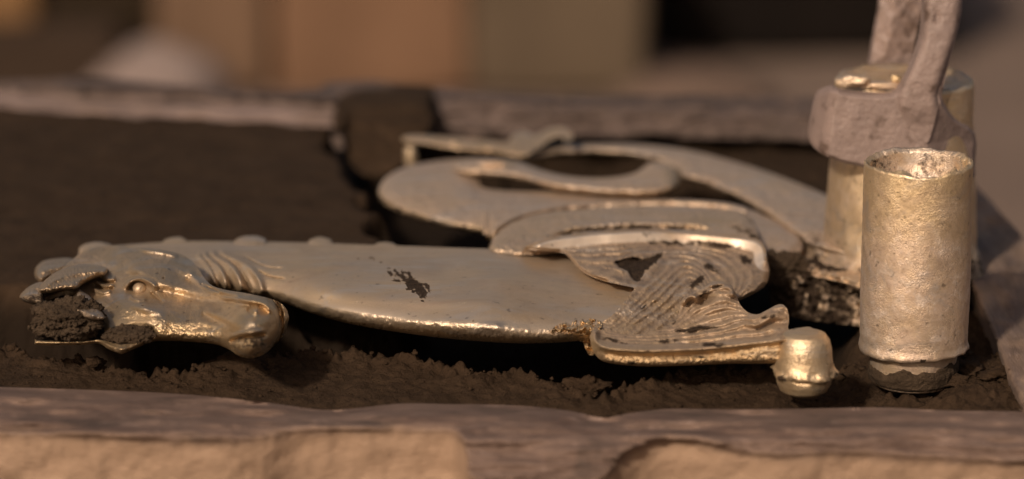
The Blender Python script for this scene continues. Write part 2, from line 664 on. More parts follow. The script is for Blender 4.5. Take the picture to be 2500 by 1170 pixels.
pl = [(800, 200), (1200, 222), (1500, 232), (1800, 232), (2100, 240), (2290, 248), (2290, 358), (2000, 345), (1400, 332), (800, 330)]
tag(shell('rear_board', pl, f_rr, M_WOODR, flask, step=6, smooth=3, zbot=-.11), 'dark right length of the rear board')


def f_right(U, V):
    z = -.004 + .0015 * fbm(U / 90, V / 40, 0, 4, 41)
    d = np.interp(V, [400, 640, 945, 1010], [2270, 2352, 2480, 2508]) - U
    z = z - np.where(d > 0, d * .6 * MM, 0)
    return dict(z=z, worn=.15 * (1 + fbm(U / 40, V / 40, 0, 3, 6)))


pl = [(2245, 360), (2300, 372), (2400, 470), (2500, 580), (2660, 740), (2900, 980), (2900, 1015), (2496, 1012), (2455, 945), (2395, 800), (2330, 640)]
shell('side_board', pl, f_right, M_WOODY, flask, step=6, smooth=0, zbot=-.11)

# ------------------------------------------------------------------ setting: moulding sand
crest = np.array([(-700, 815), (-200, 830), (0, 848), (80, 862), (220, 885), (330, 902), (440, 908), (560, 898), (640, 880), (720, 872), (850, 857), (960, 868),
                  (1060, 880), (1130, 900), (1250, 906), (1290, 914), (1350, 938), (1400, 946), (1470, 962), (1560, 940), (1700, 905), (1800, 905),
                  (1900, 890), (2050, 862), (2100, 850), (2300, 850), (2600, 850), (3000, 850)], float)
ZC = -.0075
cw = at(crest[:, 0], crest[:, 1], ZC)
plateau = at(*np.array([(-1500, 680), (-1500, 180), (760, 275), (796, 296), (812, 330), (845, 385), (886, 425), (915, 470), (935, 530), (940, 600), (940, 680)], float).T, 0)[:, :2]
rearsand = at(*np.array([(900, 290), (2600, 290), (2600, 560), (2030, 520), (1900, 462), (1760, 415), (1640, 382), (1560, 345), (1480, 335), (1380, 330), (1200, 335), (960, 345)], float).T, -.012)[:, :2]
rightsand = at(*np.array([(1960, 1100), (2000, 900), (2090, 845), (2140, 700), (2300, 600), (2700, 600), (2800, 1100)], float).T, -.012)[:, :2]


def sand_z(x, y, full=False):
    n1 = fbm(x * 70, y * 70, 0, 5, 51, .55)
    n2 = fbm(x * 420, y * 420, 0, 3, 61, .6)
    yc = np.interp(x, cw[:, 0], cw[:, 1]) + .0035 * fbm(x * 110, 0 * x, 0, 4, 71)
    dy = y - yc
    z = np.where(dy < 0, -.0115 + .004 * np.exp(dy / .018), 0)
    z = np.where(dy >= 0, -.0075 - .026 * sstep(0, .012, dy), z)
    crumb = np.exp(-(dy / .007) ** 2)
    z = z + .0008 * n1 * (1 - .6 * sstep(0, .01, dy)) + (.0005 + .0016 * crumb) * n2
    dp, _ = sdf(plateau, x, y)
    dp = dp + .008 * fbm(x * 45, y * 45, 0, 5, 81)
    f = sstep(-.012, .005, dp)
    z = z * (1 - f) + (-.0016 + .0010 * fbm(x * 16, y * 11, 0, 3, 83) + .0005 * n1 + .00012 * n2) * f
    cavity_shade = sstep(-.004, -.013, z) * sstep(.001, .008, dy + .003 * n1)  # painted shade: darkens the sand's colour down in the cavity
    dr, _ = sdf(rearsand, x, y)
    f = sstep(-.006, .004, dr + .004 * n1)
    z = z * (1 - f) + (-.013 + .002 * n1 + .0004 * n2) * f
    cavity_shade = cavity_shade * (1 - .7 * f)
    dr, _ = sdf(rightsand, x, y)
    f = sstep(-.012, .004, dr + .003 * n1)
    z = z * (1 - f) + (-.0175 + .0075 * sstep(.128, .150, x) * sstep(-.09, -.12, y) + .0022 * n1 + .0012 * n2) * f
    cavity_shade = cavity_shade * (1 - f)
    return (z, cavity_shade) if full else z


ya = float(at(1250, 1075, -.0115)[1])
yb = float(at(1250, 780, -.02)[1])
yc_ = float(at(1250, 200, 0)[1]) + .02
ys = np.concatenate([np.arange(ya, yb, .0008), np.arange(yb, yc_, .0024)])
xs = np.arange(-.25, .205, .0008)
SX, SY = np.meshgrid(xs, ys)
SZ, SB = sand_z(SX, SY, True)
si = np.arange(SX.size).reshape(SX.shape)
SF = np.stack([si[:-1, :-1], si[:-1, 1:], si[1:, 1:], si[1:, :-1]], -1).reshape(-1, 4)
# the bed ends at the right board
bl = at(np.array([2235, 2270, 2380, 2510, 2560]), np.array([300, 360, 640, 945, 1100]), -.01)
SF = SF[(SX.ravel() < np.interp(SY.ravel(), bl[::-1, 1], bl[::-1, 0]))[SF[:, 0]]]
link('sand_bed', np.stack([SX, SY, SZ], -1).reshape(-1, 3), SF, M_SAND, attrs={'cavity_shade': SB.ravel() * .95}, loc=(0, 0, -.02))['kind'] = 'structure'

# crumbs of sand lying about: nobody could count them
cv_, cf_, off = [], [], 0
rs = np.random.RandomState(4)
v1, f1 = ico(2)
for k in range(1100):
    u = rs.uniform(-60, 2500)
    if k < 750:
        base = np.interp(u, crest[:, 0], crest[:, 1])
        v = base + rs.normal(2, 6)
        r = abs(rs.normal(.0002, .00042)) + .0002
    else:
        v = rs.uniform(np.interp(u, crest[:, 0], crest[:, 1]), rear_edge(u) - 2)
        r = abs(rs.normal(.0001, .00022)) + .00012
    p = at(u, v, -.009)
    zz = float(sand_z(np.array([p[0]]), np.array([p[1]]))[0])
    q = v1 * (1 + .45 * fbm(v1[:, 0] * 2 + k, v1[:, 1] * 2, v1[:, 2] * 2, 2, k))[:, None]
    q = q * r * np.array([1.1, 1.2, .85]) + np.array([p[0], p[1], zz + r * .35])
    cv_.append(q); cf_.append(f1 + off); off += len(q)
o = link('sand_crumbs', np.concatenate(cv_), np.concatenate(cf_), M_SAND, loc=(0, -.12, -.01))
tag(o, 'loose dark crumbs of moulding sand scattered along the front lip', 'sand crumbs', kind='stuff')

# ------------------------------------------------------------------ the brass casting
cast = empty('brass_casting', tuple(at(1250, 740, -.005)), 'brass seahorse casting with horse head, ribbed fin and coiled tail lying over the sand', 'casting')

# --- neck and trunk
nk_near = curve([(150, 700), (300, 715), (500, 712), (640, 728), (700, 742), (760, 765), (850, 790), (950, 808), (1050, 822), (1150, 832), (1250, 838), (1330, 838), (1400, 834), (1500, 826), (1700, 820)])
nk_far = curve([(150, 632), (250, 604), (330, 596), (450, 589), (600, 590), (760, 593), (900, 598), (1000, 601), (1100, 605), (1200, 608), (1290, 612), (1400, 616), (1700, 625)])
nk_h = curve([(150, 25), (500, 24), (640, 22), (700, 26), (800, 31), (1000, 42), (1200, 50), (1310, 42), (1420, 38), (1700, 36)])
gills = [[(488, 626), (505, 640), (520, 665), (530, 700)], [(500, 624), (530, 645), (546, 672), (552, 702)],
         [(520, 622), (560, 645), (582, 678), (590, 706)], [(545, 620), (600, 646), (630, 680), (640, 710)],
         [(575, 626), (620, 650), (650, 668), (700, 682)]]
dirt_patch = catmull([(948, 668), (975, 664), (1005, 674), (1030, 688), (1046, 706), (1044, 722), (1040, 736), (1028, 728), (1012, 715), (990, 700), (970, 684)], 5, True)


def f_neck(U, V):
    ve, vf, h = nk_near(U), nk_far(U), nk_h(U)
    d = np.clip(ve - V, 0, None)
    s = np.clip((V - vf) / (ve - vf), 0, 1)
    t = np.clip(d / h, 0, 1)
    zt = h * .145 * MM
    z = zt * np.sqrt(np.clip(1 - (1 - t) ** 2, 0, 1)) ** .9
    z = z + .0066 * (1 - .35 * sstep(1200, 1450, U)) * np.sin(math.pi * np.clip(s, 0, 1)) ** .9 + .0012 * (1 - s)
    z = z + .0005 * fbm(U / 160, V / 50, 0, 2, 88) * np.sin(math.pi * s)
    for i, g in enumerate(gills[:4]):
        z = z + .0013 * ridge(g, U, V, 8, False)
    mid_g = [[(494, 625), (515, 652), (538, 700)], [(510, 622), (545, 655), (570, 704)], [(532, 620), (580, 652), (612, 708)]]
    dirt = np.zeros_like(U)
    for g in mid_g:
        q = ridge(g, U, V, 5, False)
        z = z - .0011 * q
        dirt = np.maximum(dirt, .36 * q)
    for g in ([(585, 622), (650, 652), (700, 655)], [(620, 655), (660, 676), (700, 682)]):
        q = ridge(g, U, V, 2.6)
        z = z - .0006 * q
        dirt = np.maximum(dirt, .62 * q)
    for g in ([(700, 640), (800, 650), (960, 660), (1100, 680)], [(720, 690), (900, 720), (1100, 735), (1250, 730)], [(1080, 640), (1250, 690), (1400, 700)]):
        z = z + .0006 * ridge(g, U, V, 22)
    edge = 1 - sstep(.55, 1.15, d / h)
    P = at(U, V, 0)
    gr = fbm(U / 3.2, V / 3.2, 0, 3, 91)
    low = sstep(.55, .12, d / h)
    z = z + (.00003 * edge + .00009 * low) * gr + .00012 * fbm(U / 14, V / 14, 0, 3, 95) * edge
    dp, _ = sdf(dirt_patch, U, V)
    k = fbm(U / 9 - V / 14, V / 7, 0, 4, 97)
    dirt = np.maximum(dirt, sstep(-5, 6, dp + 8 * k) * (.95 + .2 * k))
    for (a, b, ru, rv) in ((875, 632, 5, 3), (905, 630, 9, 3), (913, 634, 4, 3), (930, 641, 6, 3), (1155, 784, 5, 4), (950, 655, 7, 2)):
        dirt = np.maximum(dirt, .8 * blob(U, V, a, b, ru, rv))
    dirt = np.maximum(dirt, .6 * sstep(.05, -.02, s) * (U < 1000) * sstep(.1, .5, fbm(U / 30, V / 30, 0, 2, 7)))
    dirt = np.maximum(dirt, .55 * low * sstep(.1, .6, fbm(U / 10, V / 8, 0, 3, 13)))
    smk = .42 * sstep(.05, .8, fbm(U / 130 + V / 60, V / 34 - U / 260, 0, 4, 99)) * sstep(.5, 1.3, d / h)
    for g in mid_g:
        smk = np.maximum(smk, .6 * ridge(g, U, V, 6, False))
    return dict(z=z, dust=smk, edge_glint=.45 * sstep(.2, .6, d / h) * sstep(1.5, .8, d / h) * sstep(640, 900, U), gold=np.clip(.55 * edge + .4 * blob(U, V, 740, 655, 120, 12, 8) + .35 * blob(U, V, 1180, 790, 160, 18), 0, 1), dirt=dirt)


pl = [(u, nk_far(u)) for u in np.arange(190, 1561, 20)] + [(1600, 700), (1560, 760), (1500, 824)] + \
     [(u, nk_near(u)) for u in np.arange(1440, 239, -20)] + [(200, 690)]
neck = shell('neck', pl, f_neck, M_BRASS, cast, step=2.2, smooth=3, back=.03)
ORIGIN[neck.name] = ORIGIN[cast.name]

# --- mane knobs along the far edge
for (u, v, ru, rv) in ((232, 606, 34, 15), (425, 592, 26, 6), (610, 591, 34, 16), (780, 594, 26, 15), (938, 604, 26, 6)):
    p = at(u, v, .006)
    v_, f_ = ico(3)
    q = v_ * np.array([ru * .17 * MM, .008, rv * .092 * MM]) + p + np.array([0, .002, -.0008])
    q = q + .0002 * fbm(q[:, 0] * 400, q[:, 1] * 400, q[:, 2] * 400, 3, 5)[:, None]
    link('mane_knob', q, f_, M_BRASS, neck, {'gold': np.full(len(q), .15)})

# --- head
hd_near = curve([(60, 760), (85, 834), (92, 842), (150, 843), (200, 842), (240, 839), (263, 852), (280, 859), (298, 864), (318, 856), (338, 848), (376, 834), (432, 833), (480, 836), (526, 841),
                 (557, 853), (583, 869), (609, 875), (630, 871), (650, 862), (668, 842), (685, 826), (700, 800)])
hd_h = curve([(60, 30), (200, 30), (300, 40), (380, 58), (450, 52), (540, 70), (600, 92), (650, 90), (700, 70)])
head_pl = [(196, 618), (225, 606), (263, 600), (300, 599), (340, 603), (395, 610), (440, 620), (468, 636), (485, 656), (500, 680), (520, 698), (552, 708), (590, 714), (630, 722), (662, 730),
           (682, 738), (697, 752), (702, 775), (698, 800), (690, 822), (672, 842), (650, 862), (630, 871), (609, 875), (583, 869), (557, 853), (526, 841), (480, 836), (432, 833), (376, 834), (338, 848),
           (318, 856), (298, 864), (280, 859), (263, 852), (240, 839), (200, 842), (150, 843), (92, 842), (85, 830), (94, 770), (96, 735), (110, 700), (140, 665)]
clodzone = catmull([(88, 835), (80, 790), (100, 745), (150, 720), (185, 722), (215, 760), (255, 780), (262, 810), (330, 795), (370, 805), (372, 828), (300, 845), (255, 835), (200, 838)], 4, True)


def f_head(U, V):
    ve, h = hd_near(U), hd_h(U)
    d = np.clip(ve - V, 0, None)
    t = np.clip(d / h, 0, 1)
    z = h * .148 * MM * np.sqrt(np.clip(1 - (1 - t) ** 2, 0, 1))
    z = z + .00004 * np.clip(d - h * .6, 0, 400) + .0012
    # skull bulge, cheek lobe, muzzle bulge
    z = z + .0030 * blob(U, V, 390, 650, 90, 45, 15) + .0022 * blob(U, V, 620, 775, 62, 45)
    z = z + .0018 * blob(U, V, 350, 755, 80, 28, 10)
    # brow-to-nose ridge with the groove under it
    z = z + .0011 * ridge([(300, 645), (335, 660), (376, 685), (440, 703), (510, 718), (580, 724), (640, 735)], U, V, 15)
    z = z - .0004 * ridge([(385, 705), (440, 722), (520, 735), (600, 738)], U, V, 14)
    z = z + .0012 * ridge([(488, 694), (520, 702), (556, 716), (600, 724)], U, V, 6) - .0010 * ridge([(486, 692), (510, 701), (540, 713)], U, V, 3)
    # nose side plane and groove above the nostril
    z = z - .0007 * ridge([(489, 764), (520, 780), (562, 797)], U, V, 8) + .0005 * ridge([(500, 755), (545, 775), (590, 795)], U, V, 9)
    z = z + .0009 * ridge([(540, 745), (590, 738), (640, 742), (668, 765)], U, V, 6)
    # nostril
    z = z - .0008 * ridge([(606, 766), (611, 752), (628, 746), (642, 755)], U, V, 5) + .0016 * blob(U, V, 625, 757, 10, 10)
    # lips: rings at the end of the muzzle
    lip1 = [(664, 730), (680, 755), (684, 790), (674, 830), (655, 858)]
    lip2 = [(672, 735), (690, 760), (693, 795), (684, 825)]
    lipd = ridge(lip1, U, V, 6, False)
    z = z - .0030 * ridge(lip1, U, V, 6.5, False) - .0024 * ridge([(676, 735), (689, 760), (690, 800), (680, 834)], U, V, 2.5, False)
    mou = ridge([(556, 836), (585, 826), (615, 822), (655, 818)], U, V, 5)
    z = z - .0018 * mou + .0010 * ridge([(560, 822), (600, 812), (650, 806)], U, V, 5)
    z = z + .0012 * ridge([(533, 728), (575, 730), (612, 733), (650, 745), (666, 775)], U, V, 5) - .0008 * ridge([(540, 738), (590, 742), (640, 756)], U, V, 5)
    z = z + .0008 * ridge([(455, 655), (478, 682), (505, 705), (545, 716)], U, V, 7) + .0006 * ridge([(400, 630), (440, 650), (462, 680)], U, V, 12)
    # eye socket, lids
    z = z - .0016 * blob(U, V, 342, 706, 27, 20, 15)
    z = z + .0021 * ridge([(300, 712), (318, 688), (345, 682), (372, 694), (384, 712)], U, V, 6) + .0012 * ridge([(315, 722), (335, 732), (362, 730)], U, V, 5)
    z = z - .0010 * ridge([(366, 712), (385, 728), (398, 742)], U, V, 4)
    z = z + .0012 * blob(U, V, 352, 752, 36, 10, 14)
    # wrinkles of the forehead
    for g in ([(228, 668), (262, 682), (285, 680)], [(226, 684), (256, 698), (282, 694)], [(222, 700), (248, 714), (276, 708)]):
        z = z + .0012 * ridge(g, U, V, 6.5)
    for g in ([(228, 677), (258, 690), (282, 688)], [(224, 692), (252, 706), (280, 702)]):
        z = z - .0010 * ridge(g, U, V, 3.5)
    # ridge that ends the cheek towards the neck
    z = z + .0010 * ridge([(338, 610), (395, 616), (440, 628)], U, V, 5)
    far = sdf(catmull(head_pl[:13], 4), U, V)[0] if False else None
    low = sstep(1.0, .35, d / h)
    gr = fbm(U / 3.4, V / 3.4, 0, 3, 111)
    z = z + .00005 * low * gr + .00002 * gr * sstep(690, 740, V)
    z = z + .00012 * fbm(U / 18, V / 14, 0, 3, 113)
    # broken, sand-filled lower left side
    dc, _ = sdf(clodzone, U, V)
    pit = sstep(-12, 14, dc)
    z = z - .0018 * pit * sstep(5, 16, d) + .0005 * sstep(2, 12, dc) * fbm(U / 9, V / 9, 0, 4, 117)
    dirt = .95 * sstep(-2, 6, dc) * sstep(6, 12, d)
    dirt = np.maximum(dirt, .62 * (blob(U, V, 342, 706, 30, 22) - 1.25 * blob(U, V, 342, 706, 19, 15)))
    dirt = np.maximum(dirt, .8 * blob(U, V, 348, 746, 6, 3))
    dirt = np.maximum(dirt, .5 * np.maximum(lipd, .9 * mou))
    dirt = np.maximum(dirt, .8 * blob(U, V, 398, 679, 5, 4))
    dirt = np.maximum(dirt, .55 * sstep(.35, .1, d / h) * sstep(.0, .5, fbm(U / 12, V / 7, 0, 3, 119)))
    dirt = np.maximum(dirt, .66 * (blob(U, V, 615, 838, 45, 20)) * (1 + .6 * fbm(U / 8, V / 5, 0, 3, 121)))
    gold = np.clip(.46 + .5 * sstep(720, 800, V) + .5 * blob(U, V, 640, 780, 70, 60) - .6 * blob(U, V, 235, 765, 30, 28), 0, 1)
    smk = .45 * sstep(.0, .7, fbm(U / 60, V / 26, 0, 4, 123)) * sstep(.4, 1., d / h)
    smk = np.maximum(smk, .7 * np.clip(blob(U, V, 344, 707, 34, 24) - .6 * blob(U, V, 344, 707, 16, 14), 0, 1))
    smk = np.maximum(smk, .6 * np.maximum(ridge([(452, 665), (476, 690), (500, 706)], U, V, 6), ridge([(540, 738), (590, 742), (640, 756)], U, V, 6)))
    smk = np.maximum(smk, .5 * ridge([(489, 764), (520, 780), (562, 797)], U, V, 7))
    return dict(z=z, gold=gold, dirt=dirt, dust=smk)


head = shell('head', head_pl, f_head, M_HEAD, cast, step=1.8, smooth=4, back=.02)
# eye
pe = at(341, 705, .0126)
v_, f_ = ico(4)
link('eye', v_ * np.array([.0023, .0026, .0020]) + pe, f_, M_BRASS, head, {'gold': np.full(len(v_), .3)})


def leaf(name, outline, axis, zmid, zedge, parent, gold=.35, groove=True, wd=16, slope=0.0, soil=None):
    def f(U, V):
        d, _ = sdf(catmull(outline, 5, True), U, V)
        z = zedge + (zmid - zedge) * np.sqrt(np.clip(1 - (1 - np.clip(d / wd, 0, 1)) ** 2, 0, 1)) + slope * (U - outline[0][0])
        if groove:
            z = z + .0007 * ridge(axis, U, V, 5) + .00015 * fbm(U / 4, V / 4, 0, 3, 131)
        return dict(z=z, gold=gold + .2 * fbm(U / 12, V / 10, 0, 2, 3), dirt=soil(U, V) if soil else 0 * U)
    return shell(name, outline, f, M_HEAD, parent, step=1.8, smooth=5, zbot=.002, back=.012)


leaf('ear', [(92, 712), (104, 690), (130, 668), (165, 652), (200, 645), (235, 647), (262, 655), (258, 672), (232, 680), (204, 693), (185, 706), (150, 710), (118, 716)],
     [(100, 704), (150, 678), (210, 664), (250, 662)], .0170, .0128, head)
leaf('far_ear_lobe', [(84, 670), (88, 652), (104, 638), (130, 632), (170, 630), (190, 640), (170, 662), (130, 676), (104, 690), (90, 684)],
     [(95, 668), (130, 655), (170, 645)], .0105, .006, head, .25)
tip = leaf('ear_tip', [(48, 724), (56, 712), (74, 698), (98, 688), (120, 690), (124, 706), (112, 724), (112, 744), (90, 746), (62, 738), (52, 732)],
           [(56, 716), (80, 704), (104, 696)], .0135, .0075, head, .1, soil=lambda U, V: .62 * sstep(-4, 4, V - np.interp(U, [48, 80, 124], [726, 718, 712])))
# folded grey skin of metal beside the ear hole
leaf('torn_skin', [(190, 706), (204, 712), (222, 726), (240, 750), (256, 777), (232, 781), (206, 776), (184, 764), (166, 753), (180, 740), (186, 722)],
     [(170, 752), (205, 760), (240, 774)], .0142, .0118, head, -.4, True, 12, soil=lambda U, V: .33 + .2 * fbm(U / 8, V / 8, 0, 3, 5))


# --- upper fin with rim and flowing ridges
def guides(gs, per=11):
    P, Vv = [], []
    for val, line in gs:
        c = catmull(line, 5)
        c = c[np.linspace(0, len(c) - 1, per).astype(int)]
        P.append(c); Vv.append(np.full(len(c), float(val) * .64))
    return np.concatenate(P), np.concatenate(Vv)


def ridge_amp(G, ph, U, V):
    gu = (rbf(*G, U + 1.0, V) - ph) / .00013
    gv = (rbf(*G, U, V + 1.0) - ph) / .0005
    per = 1 / (np.hypot(gu * .00013, gv * .0005) + 1e-6)
    return np.clip(.12 / (np.hypot(gu, gv) + 1e-6), 0, .00080) * sstep(4.5, 9, per)


finA_pl = [(1280, 606), (1340, 582), (1437, 568), (1500, 563), (1563, 560), (1630, 561), (1700, 565), (1771, 572), (1830, 580), (1856, 590), (1868, 606), (1872, 632), (1878, 662), (1872, 692),
           (1850, 712), (1806, 734), (1760, 752), (1700, 790), (1600, 830), (1500, 838), (1446, 820), (1458, 795), (1492, 772), (1520, 742), (1540, 716), (1548, 704), (1520, 697), (1480, 688), (1440, 674),
           (1412, 655), (1392, 632), (1376, 618), (1340, 614)]
rimA = catmull([(1280, 606), (1340, 582), (1437, 568), (1500, 563), (1563, 560), (1630, 561), (1700, 565), (1771, 572), (1830, 580), (1856, 590), (1868, 606), (1872, 632)], 5)
GA = guides([(0, [(1345, 609), (1440, 601), (1560, 594), (1680, 592), (1790, 606), (1850, 640), (1868, 668), (1850, 705), (1815, 728)]),
             (3, [(1380, 622), (1450, 618), (1540, 612), (1640, 606), (1730, 616), (1790, 645), (1815, 680), (1800, 712)]),
             (5.5, [(1400, 645), (1460, 655), (1520, 650), (1590, 625), (1660, 614), (1730, 635), (1772, 665), (1785, 700)]),
             (7, [(1440, 672), (1500, 682), (1545, 690)]),
             (7, [(1455, 808), (1505, 768), (1550, 720), (1600, 670), (1640, 632), (1680, 632), (1720, 655), (1750, 690)]),
             (10.5, [(1480, 818), (1545, 768), (1600, 722), (1650, 675), (1690, 658), (1715, 680)]),
             (14, [(1530, 826), (1590, 785), (1650, 735), (1690, 695)]), (17, [(1600, 826), (1660, 780), (1710, 735)])])
pitA = catmull([(1500, 640), (1530, 628), (1570, 630), (1605, 622), (1622, 618), (1600, 645), (1575, 670), (1556, 690), (1540, 682), (1532, 664), (1510, 655)], 4, True)


def f_finA(U, V):
    d, _, tr = pdist(rimA, U, V)
    ph = rbf(*GA, U, V)
    amp = ridge_amp(GA, ph, U, V)
    ph = ph + .15 * fbm(U / 46, V / 26, 0, 3, 145)
    amp = amp * (.75 + .5 * vnoise(U / 40, V / 30, 0, 9))
    wv = .5 + .5 * np.cos(2 * math.pi * ph)
    wv = wv ** 1.2
    z = .0106 + .0030 * sstep(1700, 1480, U)
    z = z + .0006 * blob(U, V, 1660, 660, 120, 60)
    z = z - .0066 * sstep(690, 835, V)
    inner = sstep(26, 38, d)
    fade = sstep(0, 16, sdf(catmull(finA_pl, 4, True), U, V)[0])
    z = z + amp * (wv - .5) * inner * fade
    z = z + .00022 * fbm(U / 20, V / 12, 0, 3, 141) * inner
    # rim: flat lip on top, steep bright step facing inwards
    hgt = .0031 * sstep(.0, .06, tr) * (1 - .55 * sstep(.88, 1., tr))
    z = z + hgt * (1 - np.clip((d - 9) / 23, 0, 1))
    # left feathers end in a rounded tip
    z = z + .0008 * ridge([(1440, 668), (1490, 680), (1545, 690)], U, V, 8) + .0006 * ridge([(1465, 650), (1500, 655), (1526, 664)], U, V, 4)
    z = z - .0015 * sstep(8, 0, pdist(catmull(finA_pl[-6:] + [(1280, 608)], 4), U, V)[0])
    dp, _ = sdf(pitA, U, V)
    pit = sstep(-2, 8, dp)
    z = z - .0013 * pit
    z = z + .00006 * fbm(U / 4, V / 4, 0, 3, 143) * inner
    # right edge rolls down
    e = np.interp(V, [600, 640, 665, 690, 712, 735, 752], [1870, 1874, 1879, 1874, 1852, 1808, 1762]) - U
    z = z - .0045 * (1 - np.sqrt(np.clip(1 - (1 - np.clip(e / 34, 0, 1)) ** 2, 0, 1))) * (V > 625) * sstep(625, 660, V)
    groove = (1 - wv) ** 2 * inner
    k = fbm(U / 15, V / 12, 0, 4, 147)
    dirt = .95 * sstep(-2, 5, dp + 4 * k)
    for (a, b, ru, rv, an) in ((1700, 690, 30, 10, -38), (1820, 635, 26, 14, 20), (1735, 655, 30, 10, 30), (1640, 594, 75, 9, 3), (1745, 598, 80, 9, 6), (1460, 805, 14, 10, 0), (1490, 815, 24, 10, 15), (1655, 790, 30, 14, -50),
                               (1572, 750, 10, 5, -40)):
        dirt = np.maximum(dirt, .8 * blob(U, V, a, b, ru, rv, an) * (1 + .5 * k))
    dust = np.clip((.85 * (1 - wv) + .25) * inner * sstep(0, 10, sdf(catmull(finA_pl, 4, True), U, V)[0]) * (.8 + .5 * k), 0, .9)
    return dict(z=z, gold=np.clip(.28 * sstep(640, 760, V) + .18, 0, 1), dirt=dirt, dust=dust, edge_glint=(1 - sstep(28, 33, d)) * sstep(5, 9, d) * (1 - .75 * sstep(1590, 1640, U) * sstep(1800, 1770, U)))


finA = shell('fin', finA_pl, f_finA, M_FIN, cast, step=1.8, smooth=4, back=.02)

# --- lower fan with scalloped edge
fb_near = curve([(1420, 836), (1449, 868), (1484, 886), (1555, 894), (1634, 894), (1712, 891), (1791, 888), (1889, 888), (1960, 886), (2000, 880)])
finB_pl = [(1441, 822), (1446, 852), (1460, 874), (1484, 886), (1555, 894), (1634, 894), (1712, 891), (1791, 888), (1889, 888), (1960, 880), (2010, 850), (1998, 826), (1990, 815), (1986, 803), (1974, 798), (1955, 800), (1934, 806), (1924, 802),
           (1926, 784), (1924, 760), (1914, 745), (1898, 744), (1876, 755), (1852, 767), (1835, 766), (1820, 758), (1806, 742), (1796, 716), (1786, 697), (1768, 688), (1742, 686), (1722, 697), (1700, 714), (1680, 722), (1666, 730),
           (1660, 752), (1652, 782), (1634, 800), (1590, 810), (1540, 818), (1500, 812), (1484, 796), (1468, 792), (1450, 800)]
GB = guides([(0, [(1462, 838), (1530, 850), (1650, 856), (1780, 848), (1900, 838), (1990, 828)]),
             (3, [(1480, 828), (1560, 836), (1680, 834), (1800, 820), (1900, 808), (1980, 800)]),
             (6, [(1500, 822), (1600, 822), (1700, 806), (1800, 784), (1910, 752)]),
             (9, [(1640, 806), (1690, 786), (1740, 765), (1790, 758), (1835, 765)]),
             (11.5, [(1655, 790), (1690, 760), (1730, 735), (1765, 725), (1800, 738)]),
             (14, [(1668, 745), (1690, 728), (1720, 716), (1755, 706), (1785, 705)])])


def f_finB(U, V):
    ve = fb_near(U)
    d = np.clip(ve - V, 0, None)
    h = np.interp(U, [1440, 1500, 1700, 1850, 1900, 2000], [46, 46, 40, 56, 60, 60])
    t = np.clip(d / h, 0, 1)
    z = h * .128 * MM * np.sqrt(np.clip(1 - (1 - t) ** 2, 0, 1))
    z = z + .0022 * ridge([(1452, 812), (1456, 836), (1490, 850), (1560, 856), (1650, 854), (1760, 846), (1880, 832), (1990, 824)], U, V, 9, False)
    z = z + .0008 * sstep(870, 850, V) + .0062 * sstep(860, 700, V) + .0042 * blob(U, V, 1735, 715, 75, 36)
    ph = rbf(*GB, U, V)
    amp = ridge_amp(GB, ph, U, V)
    ph = ph + .14 * fbm(U / 50, V / 20, 0, 3, 155)
    amp = amp * (.75 + .5 * vnoise(U / 50, V / 20, 0, 19))
    wv = (.5 + .5 * np.cos(2 * math.pi * ph)) ** 1.2
    inn = sstep(h - 6, h + 14, d)
    z = z + amp * (wv - .5) * inn * sstep(0, 9, sdf(catmull(finB_pl, 3, True), U, V)[0])
    # scallops rise to their tips
    z = z + .0020 * ridge([(1840, 785), (1900, 758), (1920, 752)], U, V, 16, False) + .0014 * ridge([(1900, 818), (1960, 808), (1985, 804)], U, V, 10, False)
    # twisted curl at the top
    z = z + .0018 * ridge([(1664, 748), (1676, 728), (1694, 724), (1706, 740)], U, V, 6) + .0022 * ridge([(1722, 706), (1752, 692), (1782, 704), (1792, 730)], U, V, 8) - .0030 * blob(U, V, 1722, 730, 24, 13, -20)
    gr = fbm(U / 3.2, V / 3.2, 0, 3, 151)
    low = sstep(.6, .1, d / h)
    z = z + (.00003 + .00013 * low) * gr + .00012 * fbm(U / 16, V / 12, 0, 3, 153)
    # rounded outer edge of the two tips
    e = np.interp(V, [744, 750, 784, 804], [1914, 1919, 1927, 1925]) - U
    k = fbm(U / 14, V / 8, 0, 4, 157)
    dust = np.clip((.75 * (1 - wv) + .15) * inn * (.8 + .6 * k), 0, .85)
    dirt = np.zeros_like(U)
    for (a, b, ru, rv, an, s) in ((1690, 806, 75, 9, -8, .85), (1745, 842, 55, 7, 0, .8), (1880, 772, 26, 6, -14, .75), (1930, 822, 30, 5, -8, .7), (1712, 722, 26, 10, -30, .7), (1500, 832, 40, 6, 12, .75), (1540, 886, 14, 6, 0, .9),
                                  (1712, 872, 20, 4, 0, .85), (1885, 878, 18, 4, 8, .85), (1583, 858, 7, 3, 0, .9), (1630, 832, 30, 7, -5, .8)):
        dirt = np.maximum(dirt, s * blob(U, V, a, b, ru, rv, an) * (1 + .5 * k))
    return dict(z=z, gold=np.clip(.28 + .75 * (1 - sstep(.6, 1.1, d / h)), 0, 1), dirt=dirt, dust=dust)


finB = shell('lower_fin', finB_pl, f_finB, M_FIN, cast, step=1.8, smooth=3, back=.016)

# --- knob at the end of the lower fin
kc = at(1963, 905, 0)
kp = resample([(.0001, .0129), (.0044, .0128), (.0066, .0120), (.0079, .0101), (.0085, .0075), (.0088, .0045), (.0091, .0022), (.0094, .0010), (.0100, .0006), (.0103, -.0002), (.0097, -.0010), (.0090, -.0016), (.0085, -.004), (.0074, -.0062), (.0052, -.0074), (.0001, -.0078)], .00045)


